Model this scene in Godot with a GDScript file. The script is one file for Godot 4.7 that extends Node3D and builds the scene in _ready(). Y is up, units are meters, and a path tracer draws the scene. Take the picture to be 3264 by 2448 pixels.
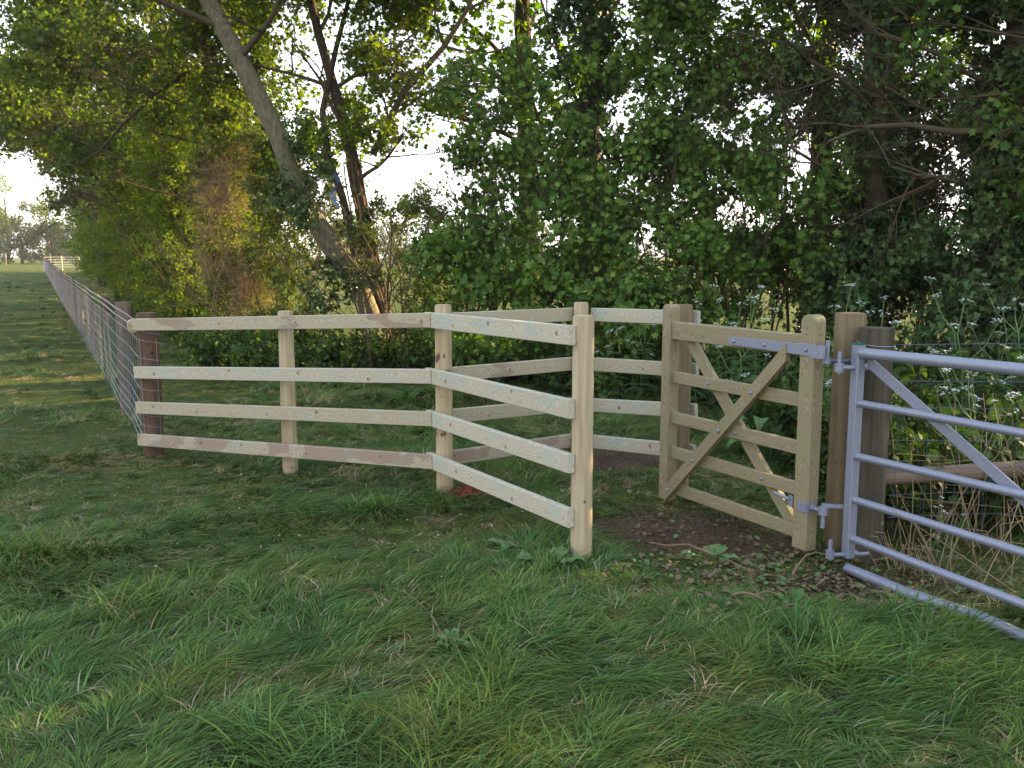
extends Node3D

const HALF_PI := PI / 2.0
var rng := RandomNumberGenerator.new()
var noise := FastNoiseLite.new()
var fine := FastNoiseLite.new()
var mats := {}
var sprigs := {}
var taken := {}

func _ready() -> void:
	rng.seed = 20140426
	noise.seed = 7
	noise.frequency = 0.5
	fine.seed = 11
	fine.frequency = 3.0
	set_camera_and_light()
	make_materials()
	make_sprigs()
	build_ground()
	build_tree_line()
	build_far_trees()
	build_rail_fence()
	build_wire_fence()
	build_wooden_gate()
	build_gate_posts()
	build_metal_gate()
	build_side_fence()
	build_plants()
	build_litter()
	build_grass()

func set_camera_and_light() -> void:
	var cam := Camera3D.new()
	cam.name = "camera"
	cam.fov = 45.05
	cam.far = 900.0
	cam.near = 0.05
	cam.position = Vector3(0, 1.52, 0)
	cam.rotation_degrees = Vector3(-7.956, 0, 0)
	add_child(cam)
	cam.current = true
	var env := Environment.new()
	env.background_mode = Environment.BG_SKY
	var sm := ProceduralSkyMaterial.new()
	sm.sky_top_color = Color(0.66, 0.74, 0.86)
	sm.sky_horizon_color = Color(0.97, 0.96, 0.95)
	sm.sky_curve = 0.22
	sm.sky_energy_multiplier = 0.77
	sm.ground_horizon_color = Color(0.35, 0.36, 0.29)
	sm.ground_bottom_color = Color(0.22, 0.26, 0.16)
	sm.sun_angle_max = 30.0
	sm.sun_curve = 0.15
	var sky := Sky.new()
	sky.sky_material = sm
	env.sky = sky
	env.tonemap_mode = Environment.TONE_MAPPER_LINEAR
	env.tonemap_exposure = 6.5
	env.sdfgi_enabled = true
	env.ssao_enabled = true
	env.ssil_enabled = true
	env.fog_enabled = true
	env.fog_light_color = Color(0.95, 0.95, 0.92)
	env.fog_density = 0.0004
	var we := WorldEnvironment.new()
	we.name = "environment"
	we.environment = env
	add_child(we)
	var sun := DirectionalLight3D.new()
	sun.name = "sun"
	sun.light_color = Color(1.0, 0.87, 0.66)
	sun.light_energy = 1.6
	sun.light_angular_distance = 0.5
	sun.shadow_enabled = true
	add_child(sun)
	var to_sun := Vector3(0.80, 0.36, -0.47).normalized()
	sun.look_at_from_position(to_sun * 50.0, Vector3.ZERO, Vector3.UP)

# ------------------------------------------------------------------ helpers
func numbered(called: String) -> String:
	taken[called] = taken.get(called, -1) + 1
	return called if taken[called] == 0 else "%s_%03d" % [called, taken[called]]

func thing(called: String, label: String, category: String, at := Vector3.ZERO, group := "") -> Node3D:
	var o := Node3D.new()
	o.name = numbered(called)
	add_child(o)
	o.position = at
	tag(o, label, category, group)
	return o

func tag(o: Node, label: String, category: String, group := "") -> void:
	o.set_meta("label", label)
	o.set_meta("category", category)
	if group != "":
		o.set_meta("group", group)

func part(parent: Node, called: String, mesh: Mesh, m: Material, xf := Transform3D()) -> MeshInstance3D:
	var o := MeshInstance3D.new()
	o.name = numbered(called) if parent == self else called
	o.mesh = mesh
	o.material_override = m
	o.transform = xf
	parent.add_child(o, true)
	return o

func scatter(parent: Node, called: String, mesh: Mesh, m: Material, xfs: Array, cols: Array) -> MultiMeshInstance3D:
	var mm := MultiMesh.new()
	mm.transform_format = MultiMesh.TRANSFORM_3D
	mm.use_colors = true
	mm.mesh = mesh
	mm.instance_count = xfs.size()
	for i in xfs.size():
		mm.set_instance_transform(i, xfs[i])
		mm.set_instance_color(i, cols[i])
	var o := MultiMeshInstance3D.new()
	o.name = numbered(called) if parent == self else called
	o.multimesh = mm
	o.material_override = m
	o.set_meta("kind", "stuff")
	parent.add_child(o, true)
	return o

func starter() -> SurfaceTool:
	var st := SurfaceTool.new()
	st.begin(Mesh.PRIMITIVE_TRIANGLES)
	return st

func tri(st: SurfaceTool, a: Vector3, b: Vector3, c: Vector3, n := Vector3.ZERO, ua := Vector2.ZERO, ub := Vector2.ZERO, uc := Vector2.ZERO) -> void:
	# front faces run clockwise
	var nn := n
	if nn == Vector3.ZERO:
		nn = (c - a).cross(b - a).normalized()
	st.set_normal(nn); st.set_uv(ua); st.add_vertex(a)
	st.set_normal(nn); st.set_uv(ub); st.add_vertex(b)
	st.set_normal(nn); st.set_uv(uc); st.add_vertex(c)

func quad(st: SurfaceTool, a: Vector3, b: Vector3, c: Vector3, d: Vector3, ua := Vector2.ZERO, ub := Vector2.ZERO, uc := Vector2.ZERO, ud := Vector2.ZERO) -> void:
	tri(st, a, b, c, Vector3.ZERO, ua, ub, uc)
	tri(st, a, c, d, Vector3.ZERO, ua, uc, ud)

func frame_for(dir: Vector3) -> Basis:
	# y axis along dir
	var y := dir.normalized()
	var h := Vector3.UP if absf(y.y) < 0.95 else Vector3.RIGHT
	var x := h.cross(y).normalized()
	var z := x.cross(y).normalized()
	return Basis(x, y, z)

func tube(st: SurfaceTool, pts: Array, radii: Array, sides := 6, vscale := 1.0, caps := true, rough := 0.0) -> void:
	var rings := []
	var norms := []
	var n := pts.size()
	var ref := Vector3.ZERO
	for i in n:
		var d: Vector3 = (pts[mini(i + 1, n - 1)] - pts[maxi(i - 1, 0)])
		d = d.normalized() if d.length() > 1e-6 else Vector3.UP
		if ref == Vector3.ZERO:
			ref = frame_for(d).x
		var x: Vector3 = (ref - d * ref.dot(d)).normalized()
		ref = x
		var z := x.cross(d).normalized()
		var ring := []
		var nr := []
		for k in sides:
			var a := TAU * k / sides
			var dirn: Vector3 = x * cos(a) + z * sin(a)
			var rr: float = radii[i]
			if rough > 0.0:
				rr *= 1.0 + rough * noise.get_noise_3d(pts[i].x * 3.0 + cos(a) * 1.5, pts[i].y * 3.0, pts[i].z * 3.0 + sin(a) * 1.5)
			ring.append(pts[i] + dirn * rr)
			nr.append(dirn)
		rings.append(ring)
		norms.append(nr)
	var v := 0.0
	for i in n - 1:
		var l: float = (pts[i + 1] - pts[i]).length() * vscale
		for k in sides:
			var k2 := (k + 1) % sides
			var u0 := float(k) / sides
			var u1 := float(k + 1) / sides
			var a: Vector3 = rings[i][k]
			var b: Vector3 = rings[i][k2]
			var c: Vector3 = rings[i + 1][k2]
			var d: Vector3 = rings[i + 1][k]
			for q in [[a, norms[i][k], Vector2(u0, v)], [b, norms[i][k2], Vector2(u1, v)], [c, norms[i + 1][k2], Vector2(u1, v + l)], [a, norms[i][k], Vector2(u0, v)], [c, norms[i + 1][k2], Vector2(u1, v + l)], [d, norms[i + 1][k], Vector2(u0, v + l)]]:
				st.set_normal(q[1]); st.set_uv(q[2]); st.add_vertex(q[0])
		v += l
	if caps:
		for e in [0, n - 1]:
			var dn: Vector3 = (pts[0] - pts[1]).normalized() if e == 0 else (pts[n - 1] - pts[n - 2]).normalized()
			for k in sides:
				var p: Vector3 = rings[e][k]
				var q: Vector3 = rings[e][(k + 1) % sides]
				var uv := Vector2(0.5 + 0.4 * cos(TAU * k / sides), 0.02)
				if e == 0:
					tri(st, pts[e], q, p, dn, Vector2(0.5, 0), uv, uv)
				else:
					tri(st, pts[e], p, q, dn, Vector2(0.5, 0), uv, uv)

func tube_mesh(pts: Array, radii: Array, sides := 6, vscale := 1.0, rough := 0.0) -> ArrayMesh:
	var st := starter()
	tube(st, pts, radii, sides, vscale, true, rough)
	return st.commit()

# board along +x from 0 to length, height along y, thickness along z, long edges chamfered
func board(length: float, h: float, t: float, bev := 0.004, uo := 0.0, ul := 1.0) -> ArrayMesh:
	var st := starter()
	board_into(st, length, h, t, bev, uo, ul)
	return st.commit()

func board_into(st: SurfaceTool, length: float, h: float, t: float, bev := 0.004, uo := 0.0, ul := 1.0) -> void:
	var y := h / 2.0
	var z := t / 2.0
	var prof := [Vector2(-y, -z + bev), Vector2(-y, z - bev), Vector2(-y + bev, z), Vector2(y - bev, z), Vector2(y, z - bev), Vector2(y, -z + bev), Vector2(y - bev, -z), Vector2(-y + bev, -z)]
	var vv := [0.02, 0.1, 0.04, 0.96, 0.98, 0.9, 0.96, 0.04]
	for k in 8:
		var a: Vector2 = prof[k]
		var b: Vector2 = prof[(k + 1) % 8]
		var va: float = vv[k]
		var vb: float = vv[(k + 1) % 8]
		quad(st, Vector3(0, a.x, a.y), Vector3(0, b.x, b.y), Vector3(length, b.x, b.y), Vector3(length, a.x, a.y), Vector2(uo, va), Vector2(uo, vb), Vector2(uo + ul, vb), Vector2(uo + ul, va))
	for e in 2:
		var x := 0.0 if e == 0 else length
		for k in range(1, 7):
			var p0 := Vector3(x, prof[0].x, prof[0].y)
			var p1 := Vector3(x, prof[k].x, prof[k].y)
			var p2 := Vector3(x, prof[k + 1].x, prof[k + 1].y)
			var q := [p0, p2, p1] if e == 0 else [p0, p1, p2]
			var uvs := []
			for p in q:
				uvs.append(Vector2(uo + 0.02 + p.z * 0.35, 0.5 + p.y / h * 0.5))
			tri(st, q[0], q[1], q[2], Vector3(-1 if e == 0 else 1, 0, 0), uvs[0], uvs[1], uvs[2])

# outline in the xy plane (counter-clockwise), extruded along z, chamfered rim
func slab(outline: Array, depth: float, bev := 0.004) -> ArrayMesh:
	var st := starter()
	var n := outline.size()
	var c := Vector2.ZERO
	for p in outline:
		c += p
	c /= n
	var inner := []
	for i in n:
		var p: Vector2 = outline[i]
		var a: Vector2 = (outline[i] - outline[(i + n - 1) % n]).normalized()
		var b: Vector2 = (outline[(i + 1) % n] - outline[i]).normalized()
		var nn: Vector2 = (Vector2(-a.y, a.x) + Vector2(-b.y, b.x)).normalized()
		inner.append(p + nn * bev)
	var lo := 1e9
	var hi := -1e9
	for p in outline:
		lo = minf(lo, p.y)
		hi = maxf(hi, p.y)
	var z := depth / 2.0
	for i in n:
		var j := (i + 1) % n
		var o0 := Vector3(outline[i].x, outline[i].y, 0)
		var o1 := Vector3(outline[j].x, outline[j].y, 0)
		var i0 := Vector3(inner[i].x, inner[i].y, 0)
		var i1 := Vector3(inner[j].x, inner[j].y, 0)
		var u0: float = (o0.y - lo) / (hi - lo)
		var u1: float = (o1.y - lo) / (hi - lo)
		var zz := Vector3(0, 0, 1)
		quad(st, o0 - zz * (z - bev), o0 + zz * (z - bev), o1 + zz * (z - bev), o1 - zz * (z - bev), Vector2(u0, 0.1), Vector2(u0, 0.7), Vector2(u1, 0.7), Vector2(u1, 0.1))
		quad(st, o0 + zz * (z - bev), i0 + zz * z, i1 + zz * z, o1 + zz * (z - bev), Vector2(u0, 0.05), Vector2(u0, 0.1), Vector2(u1, 0.1), Vector2(u1, 0.05))
		quad(st, i0 - zz * z, o0 - zz * (z - bev), o1 - zz * (z - bev), i1 - zz * z, Vector2(u0, 0.05), Vector2(u0, 0.1), Vector2(u1, 0.1), Vector2(u1, 0.05))
		var w := 0.12
		var cu := Vector2((c.y - lo) / (hi - lo), 0.5)
		var cc := Vector3(c.x, c.y, 0)
		var ua := Vector2(u0, 0.5 + (o0.x - c.x) / w)
		var ub := Vector2(u1, 0.5 + (o1.x - c.x) / w)
		tri(st, cc + zz * z, i1 + zz * z, i0 + zz * z, Vector3(0, 0, 1), cu, ub, ua)
		tri(st, cc - zz * z, i0 - zz * z, i1 - zz * z, Vector3(0, 0, -1), cu, ua, ub)
	return st.commit()

func along(a: Vector3, b: Vector3, up := Vector3.UP) -> Transform3D:
	var x := (b - a).normalized()
	var z := x.cross(up).normalized()
	var y := z.cross(x).normalized()
	return Transform3D(Basis(x, y, z), a)

func round_post(r: float, h: float, seed_at: float, sink := 0.08, taper := 0.94) -> ArrayMesh:
	var st := starter()
	var sides := 28
	var levels := [-sink, 0.0, 0.1, 0.22, 0.35, 0.5, 0.65, 0.8, 0.92, h - 0.05, h - 0.008, h]
	var prev := []
	var wob := func(a: float, y: float) -> float:
		return 1.0 + 0.035 * noise.get_noise_3d(cos(a) * 0.9 + seed_at * 7.0, y * 0.7, sin(a) * 0.9) + 0.012 * fine.get_noise_3d(cos(a) + seed_at * 3.0, y, sin(a))
	for li in levels.size():
		var y: float = levels[li]
		if li > 1 and li < 9:
			y = lerpf(0.0, h - 0.05, (li - 1) / 8.0)
		var row := []
		for k in sides + 1:
			var a: float = TAU * (k % sides) / sides
			var rr: float = r * lerpf(1.0, taper, clampf(y / h, 0, 1)) * wob.call(a, y)
			if li == levels.size() - 1:
				rr -= 0.006
			var dirn := Vector3(cos(a), 0, sin(a))
			row.append([Vector3(dirn.x * rr, y, dirn.z * rr), dirn, Vector2(float(k) / sides, 1.0 - y / 1.3)])
		if li > 0:
			for k in sides:
				for q in [prev[k], row[k + 1], row[k], prev[k], prev[k + 1], row[k + 1]]:
					st.set_normal(q[1]); st.set_uv(q[2]); st.add_vertex(q[0])
		prev = row
	var cap_y := Vector3(0.0, h + 0.002, 0.0)
	for k in sides:
		var p: Vector3 = prev[k][0]
		var q: Vector3 = prev[k + 1][0]
		tri(st, cap_y, p, q, Vector3.UP, Vector2(0.5, 0.03), Vector2(0.5 + p.x, 0.03 + p.z * 0.3), Vector2(0.5 + q.x, 0.03 + q.z * 0.3))
	return st.commit()

func dome(r: float, h: float, sides := 10) -> ArrayMesh:
	# rounded bolt head facing +z
	var st := starter()
	var rings := 4
	for i in rings:
		var a0 := HALF_PI * i / rings
		var a1 := HALF_PI * (i + 1) / rings
		for k in sides:
			var b0 := TAU * k / sides
			var b1 := TAU * (k + 1) / sides
			var pt := func(a: float, b: float) -> Vector3:
				return Vector3(cos(b) * cos(a) * r, sin(b) * cos(a) * r, sin(a) * h)
			var p: Vector3 = pt.call(a0, b0)
			var q: Vector3 = pt.call(a0, b1)
			var s: Vector3 = pt.call(a1, b1)
			var t: Vector3 = pt.call(a1, b0)
			for w in [p, s, q, p, t, s]:
				st.set_normal(Vector3(w.x, w.y, w.z * r / h).normalized()); st.set_uv(Vector2(w.x, w.y)); st.add_vertex(w)
	return st.commit()

func smooth(a: float, b: float, x: float) -> float:
	return smoothstep(a, b, x)

# ------------------------------------------------------------------ materials
func make_materials() -> void:
	for i in 5:
		mats["rail%d" % i] = wood_material(board_image(i), 0.72)
	for i in 2:
		mats["gate%d" % i] = wood_material(gate_image(i), 0.62)
	mats["pole"] = wood_material(pole_image(1, Color(0.69, 0.63, 0.51), Color(0.57, 0.49, 0.37)), 0.7)
	mats["pole_knotty"] = wood_material(pole_image(2, Color(0.70, 0.63, 0.50), Color(0.57, 0.49, 0.36), true), 0.7)
	mats["strainer"] = wood_material(pole_image(3, Color(0.41, 0.32, 0.25), Color(0.28, 0.21, 0.16)), 0.8)
	mats["stake"] = wood_material(pole_image(4, Color(0.46, 0.39, 0.32), Color(0.35, 0.29, 0.24)), 0.8)
	mats["gatepost"] = wood_material(pole_image(5, Color(0.50, 0.44, 0.33), Color(0.39, 0.33, 0.24)), 0.65)
	mats["oldpost"] = wood_material(pole_image(6, Color(0.36, 0.33, 0.27), Color(0.21, 0.19, 0.15)), 0.9)
	mats["galv"] = steel_material(Color(0.585, 0.595, 0.635), 0.35, 0.5)
	mats["wire"] = steel_material(Color(0.68, 0.68, 0.70), 0.4, 0.4)
	mats["oldwire"] = steel_material(Color(0.34, 0.35, 0.42), 0.4, 0.55)
	mats["bark"] = bark_material(Color(0.48, 0.45, 0.37), Color(0.31, 0.29, 0.21), 1.6)
	mats["darkbark"] = bark_material(Color(0.34, 0.29, 0.23), Color(0.20, 0.17, 0.13), 2.4)
	mats["twig"] = plain(Color(0.30, 0.26, 0.19), 0.85)
	mats["deadtwig"] = plain(Color(0.44, 0.37, 0.28), 0.85)
	mats["vine"] = plain(Color(0.40, 0.29, 0.23), 0.9)
	mats["leaf"] = leaf_material(0.6, Color(0.75, 0.85, 0.22), 0.22)
	mats["thinleaf"] = leaf_material(0.6, Color(1.05, 1.15, 0.28), 0.2)
	mats["ivyleaf"] = leaf_material(0.45, Color(0.22, 0.28, 0.08), 0.3)
	mats["grass"] = leaf_material(0.75, Color(0.5, 0.55, 0.16), 0.15)
	mats["petal"] = leaf_material(0.7, Color(0.5, 0.5, 0.5), 0.2)
	mats["straw"] = leaf_material(0.7, Color(0.4, 0.35, 0.2), 0.25)
	mats["litter"] = leaf_material(0.8, Color(0.15, 0.1, 0.05), 0.2)
	mats["chip"] = leaf_material(0.8, Color(0.1, 0.1, 0.08), 0.2)
	mats["blue"] = leaf_material(0.4, Color(0.3, 0.4, 0.6), 0.4)
	mats["greencap"] = plain(Color(0.10, 0.34, 0.26), 0.5)
	mats["netting"] = plain(Color(0.26, 0.40, 0.35), 0.5)

func plain(c: Color, rough: float) -> StandardMaterial3D:
	var m := StandardMaterial3D.new()
	m.albedo_color = c
	m.roughness = rough
	m.metallic_specular = 0.3
	return m

func leaf_material(rough: float, back: Color, spec: float) -> StandardMaterial3D:
	var m := StandardMaterial3D.new()
	m.vertex_color_use_as_albedo = true
	m.roughness = rough
	m.metallic_specular = spec
	m.backlight_enabled = true
	m.backlight = back
	m.cull_mode = BaseMaterial3D.CULL_DISABLED
	return m

func wood_material(img: Image, rough: float) -> StandardMaterial3D:
	var m := StandardMaterial3D.new()
	m.albedo_texture = ImageTexture.create_from_image(img)
	m.roughness = rough
	m.metallic_specular = 0.3
	var b := img.duplicate() as Image
	b.convert(Image.FORMAT_RGBA8)
	b.bump_map_to_normal_map(1.2)
	m.normal_enabled = true
	m.normal_texture = ImageTexture.create_from_image(b)
	m.normal_scale = 0.5
	return m

func noise_texture(freq: float, a: Color, b: Color, sd: int, octaves := 4, size := 512) -> NoiseTexture2D:
	var t := NoiseTexture2D.new()
	var n := FastNoiseLite.new()
	n.seed = sd
	n.frequency = freq
	n.fractal_octaves = octaves
	t.noise = n
	t.width = size
	t.height = size
	t.seamless = true
	var g := Gradient.new()
	g.set_color(0, a)
	g.set_color(1, b)
	t.color_ramp = g
	return t

func steel_material(c: Color, metal: float, rough: float) -> StandardMaterial3D:
	var m := StandardMaterial3D.new()
	m.albedo_color = c
	m.albedo_texture = noise_texture(0.06, Color(0.68, 0.68, 0.70), Color(1, 1, 1), 31, 4)
	m.uv1_triplanar = true
	m.uv1_world_triplanar = true
	m.uv1_scale = Vector3(4, 4, 4)
	m.metallic = metal
	m.roughness = rough
	return m

func bark_material(a: Color, b: Color, scale: float) -> StandardMaterial3D:
	var m := StandardMaterial3D.new()
	m.albedo_texture = noise_texture(0.02, b, a, 41, 5)
	m.uv1_triplanar = true
	m.uv1_world_triplanar = true
	m.uv1_scale = Vector3(scale, scale * 0.4, scale)
	m.roughness = 0.9
	m.metallic_specular = 0.2
	m.heightmap_enabled = true
	m.heightmap_texture = noise_texture(0.03, Color.BLACK, Color.WHITE, 43, 5)
	m.heightmap_scale = 1.2
	return m

func board_image(k: int) -> Image:
	var w := 768
	var h := 64
	var img := Image.create(w, h, false, Image.FORMAT_RGB8)
	var n := FastNoiseLite.new()
	n.seed = 100 + k
	n.frequency = 0.006
	var g := FastNoiseLite.new()
	g.seed = 200 + k
	g.frequency = 0.05
	var r := RandomNumberGenerator.new()
	r.seed = 55 + k
	var light: Color = [Color(0.665, 0.62, 0.515), Color(0.685, 0.65, 0.555), Color(0.66, 0.615, 0.505), Color(0.66, 0.61, 0.515), Color(0.695, 0.66, 0.565)][k]
	var ringc: Color = [Color(0.54, 0.48, 0.38), Color(0.57, 0.52, 0.44), Color(0.53, 0.47, 0.37), Color(0.53, 0.47, 0.38), Color(0.58, 0.535, 0.46)][k]
	var heart := Color(0.54, 0.455, 0.38)
	var blue := Color(0.54, 0.62, 0.58)
	var knots := []
	for i in 4:
		knots.append(Vector3((i + r.randf_range(0.15, 0.85)) * w / 4.0, r.randf_range(12, h - 12), r.randf_range(4.5, 9.0)))
	for x in w:
		var mid: float = h * (0.5 + 0.55 * n.get_noise_2d(x * 0.6, 0.0))
		var depth: float = 9.0 + 26.0 * absf(n.get_noise_2d(x * 1.1, 90.0)) * 2.0
		for y in h:
			var dy: float = y - mid
			var rr: float = sqrt(dy * dy + depth * depth)
			var dark := 0.0
			for kn in knots:
				var dx: float = (x - kn.x) * 2.2
				var dk: float = sqrt(dx * dx + (y - kn.y) * (y - kn.y))
				rr += 9.0 * exp(-dk * dk / (kn.z * kn.z * 5.0))
				if dk < kn.z:
					dark = maxf(dark, 0.5 + 0.4 * smoothstep(kn.z * 0.55, kn.z, dk) * (1.0 - smoothstep(kn.z * 0.93, kn.z, dk)))
			var f := fposmod(rr * 0.17 + 0.25 * g.get_noise_2d(x * 0.12, y * 1.5), 1.0)
			var ring := f * f * f
			var c := light.lerp(ringc, ring)
			c = c.lerp(ringc, 0.25 * (g.get_noise_2d(x * 0.25, y * 6.0) + 0.3))
			var hw: float = n.get_noise_2d(x * 1.0 + 400.0, y * 1.1)
			if k == 0 or k == 3:
				c = c.lerp(heart, 0.75 * smoothstep(0.16 if k == 0 else 0.02, 0.24 if k == 0 else 0.1, hw + 0.1 * sin(y * 0.049)))
			var bl: float = n.get_noise_2d(x * 1.6 + 900.0, y * 2.0 + 50.0)
			c = c.lerp(blue, (0.55 if k == 1 or k == 4 else 0.3) * smoothstep(0.1, 0.4, bl) * (0.5 + 0.5 * ring))
			c = c.lerp(Color(0.40, 0.26, 0.16), dark)
			var sp: float = g.get_noise_2d(x * 3.0 + 31.0, y * 3.0)
			c = c.darkened(0.16 * smoothstep(0.35, 0.6, sp))
			img.set_pixel(x, y, c)
	return img

func gate_image(k: int) -> Image:
	var w := 512
	var h := 64
	var img := Image.create(w, h, false, Image.FORMAT_RGB8)
	var n := FastNoiseLite.new()
	n.seed = 300 + k
	n.frequency = 0.006
	var g := FastNoiseLite.new()
	g.seed = 310 + k
	g.frequency = 0.05
	var r := RandomNumberGenerator.new()
	r.seed = 77 + k
	var knots := []
	for i in 4:
		knots.append(Vector3(r.randf_range(20, w - 20), r.randf_range(8, h - 8), r.randf_range(3.0, 5.5)))
	for x in w:
		var mid: float = h * (0.5 + 0.5 * n.get_noise_2d(x * 0.8, 0.0))
		var depth: float = 8.0 + 40.0 * absf(n.get_noise_2d(x * 1.2, 90.0))
		for y in h:
			var rr: float = sqrt((y - mid) * (y - mid) + depth * depth)
			var dark := 0.0
			for kn in knots:
				var dx: float = (x - kn.x) * 1.7
				var dk: float = sqrt(dx * dx + (y - kn.y) * (y - kn.y))
				rr += 8.0 * exp(-dk * dk / (kn.z * kn.z * 7.0))
				dark = maxf(dark, 1.0 - smoothstep(kn.z * 0.6, kn.z, dk))
			var f := fposmod(rr * 0.15 + 0.2 * g.get_noise_2d(x * 0.12, y * 1.5), 1.0)
			var c := Color(0.56, 0.505, 0.39).lerp(Color(0.45, 0.39, 0.28), f * f * 0.85)
			c = c.lerp(Color(0.50, 0.49, 0.35), 0.5 * smoothstep(0.0, 0.4, n.get_noise_2d(x * 1.3 + 700.0, y)))
			c = c.darkened(0.10 * (g.get_noise_2d(x * 0.25, y * 6.0) + 0.3))
			c = c.lerp(Color(0.40, 0.25, 0.16), dark * 0.7)
			img.set_pixel(x, y, c)
	return img

func pole_image(k: int, light: Color, dark: Color, stained := false) -> Image:
	var w := 128
	var h := 512
	var img := Image.create(w, h, false, Image.FORMAT_RGB8)
	var g := FastNoiseLite.new()
	g.seed = 400 + k
	g.frequency = 0.03
	var r := RandomNumberGenerator.new()
	r.seed = 500 + k
	var knots := []
	for i in 14:
		knots.append(Vector3(r.randf_range(0, w), r.randf_range(0, h), r.randf_range(1.6, 4.2)))
	for x in w:
		var a := TAU * x / w
		var cx := cos(a) * 20.0
		var cz := sin(a) * 20.0
		for y in h:
			var warp := 0.0
			var dk2 := 0.0
			for kn in knots:
				var dx: float = fposmod(x - kn.x + w * 0.5, w) - w * 0.5
				var dyk: float = (y - kn.y) * 0.75
				var dd: float = sqrt(dx * dx + dyk * dyk)
				if dd < kn.z * 3.0:
					warp += 4.0 * exp(-dd * dd / (kn.z * kn.z * 3.0))
					dk2 = maxf(dk2, 1.0 - smoothstep(kn.z * 0.5, kn.z, dd))
			var s: float = g.get_noise_3d(cx * 3.2 + warp, y * 0.10, cz * 3.2)
			var s2: float = g.get_noise_3d(cx * 9.0, y * 0.25, cz * 9.0)
			var big: float = g.get_noise_3d(cx * 0.5 + 50.0, y * 0.12, cz * 0.5)
			var c := light.lerp(dark, clampf(0.38 + 0.75 * s + 0.4 * s2, 0, 1))
			c = c.lerp(dark, clampf(0.9 * big, 0, 0.6))
			c = c.lerp(dark.darkened(0.5), dk2 * 0.8)
			if stained:
				var band := 0.0
				for by in [165.0, 205.0, 320.0, 345.0, 430.0]:
					band = maxf(band, 1.0 - smoothstep(6.0, 16.0, absf(y - by)))
				var st: float = g.get_noise_3d(cx * 2.0 + 9.0, y * 0.9, cz * 2.0)
				c = c.lerp(Color(0.27, 0.20, 0.15), 0.8 * band * smoothstep(0.02, 0.22, st))
			img.set_pixel(x, y, c)
	return img

# ------------------------------------------------------------------ leaves
func leaf(st: SurfaceTool, o: Vector3, dir: Vector3, nrm: Vector3, size: float, col: Color, kind: int) -> void:
	var y := dir.normalized()
	var x := y.cross(nrm).normalized()
	var n := x.cross(y).normalized()
	var pts: Array
	if kind == 0:      # five-lobed
		pts = [Vector2(0.05, 0.0), Vector2(0.42, 0.12), Vector2(0.28, 0.33), Vector2(0.55, 0.62), Vector2(0.2, 0.62), Vector2(0.0, 1.0), Vector2(-0.2, 0.62), Vector2(-0.55, 0.62), Vector2(-0.28, 0.33), Vector2(-0.42, 0.12)]
	elif kind == 1:    # small oval, notched
		pts = [Vector2(0.0, 0.0), Vector2(0.3, 0.3), Vector2(0.36, 0.62), Vector2(0.12, 0.85), Vector2(0.0, 1.0), Vector2(-0.14, 0.84), Vector2(-0.36, 0.6), Vector2(-0.28, 0.28)]
	else:              # ivy
		pts = [Vector2(0.0, 0.05), Vector2(0.38, 0.0), Vector2(0.5, 0.35), Vector2(0.22, 0.5), Vector2(0.0, 1.0), Vector2(-0.22, 0.5), Vector2(-0.5, 0.35), Vector2(-0.38, 0.0)]
	var c := o + (y * 0.42 - n * 0.06) * size
	var m := pts.size()
	for i in m:
		var a: Vector2 = pts[i]
		var b: Vector2 = pts[(i + 1) % m]
		var pa := o + (x * a.x + y * a.y - n * (0.12 * a.y * a.y - 0.16 * absf(a.x))) * size
		var pb := o + (x * b.x + y * b.y - n * (0.12 * b.y * b.y - 0.16 * absf(b.x))) * size
		for p in [c, pb, pa]:
			st.set_color(col)
			st.add_vertex(p)

func sprig(sd: int, count: int, length: float, size: float, kind: int, cols: Array, twig := Color(0.06, 0.05, 0.03)) -> ArrayMesh:
	var r := RandomNumberGenerator.new()
	r.seed = sd
	var st := starter()
	var stems := []
	for s in 3:
		var a := r.randf() * TAU
		var d := Vector3(cos(a) * 0.55, 1.0, sin(a) * 0.55).normalized() if s > 0 else Vector3(0.1, 1, 0.05).normalized()
		var p := Vector3.ZERO
		var prev := p
		var pts := [p]
		for i in 4:
			d = (d + Vector3(r.randf_range(-1, 1), r.randf_range(-0.5, 0.5), r.randf_range(-1, 1)) * 0.25).normalized()
			prev = p
			p += d * length * 0.25 * (1.0 if s == 0 else 0.75)
			pts.append(p)
			var w := 0.0022
			var side := d.cross(Vector3(r.randf(), r.randf(), r.randf())).normalized() * w
			var side2 := d.cross(side).normalized() * w
			for q in [[side], [side2]]:
				var sv: Vector3 = q[0]
				for v in [prev - sv, prev + sv, p + sv, prev - sv, p + sv, p - sv]:
					st.set_color(twig)
					st.add_vertex(v)
		stems.append(pts)
	for i in count:
		var pts: Array = stems[i % 3]
		var t := r.randf_range(0.5, 3.99)
		var k := int(t)
		var o: Vector3 = pts[k].lerp(pts[k + 1], t - k)
		var out := Vector3(r.randf_range(-1, 1), r.randf_range(-0.5, 0.7), r.randf_range(-1, 1)).normalized()
		var stalk := size * r.randf_range(0.3, 0.8)
		var nrm := (Vector3.UP * 0.9 + Vector3(r.randf_range(-1, 1), r.randf_range(-0.3, 0.6), r.randf_range(-1, 1))).normalized()
		if absf(nrm.dot(out)) > 0.95:
			nrm = Vector3(nrm.y, nrm.z, nrm.x)
		var base: Color = cols[r.randi() % cols.size()]
		leaf(st, o + out * stalk, (out + Vector3.DOWN * 0.35).normalized(), nrm, size * r.randf_range(0.65, 1.2), base, kind)
	return st.commit()

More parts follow.
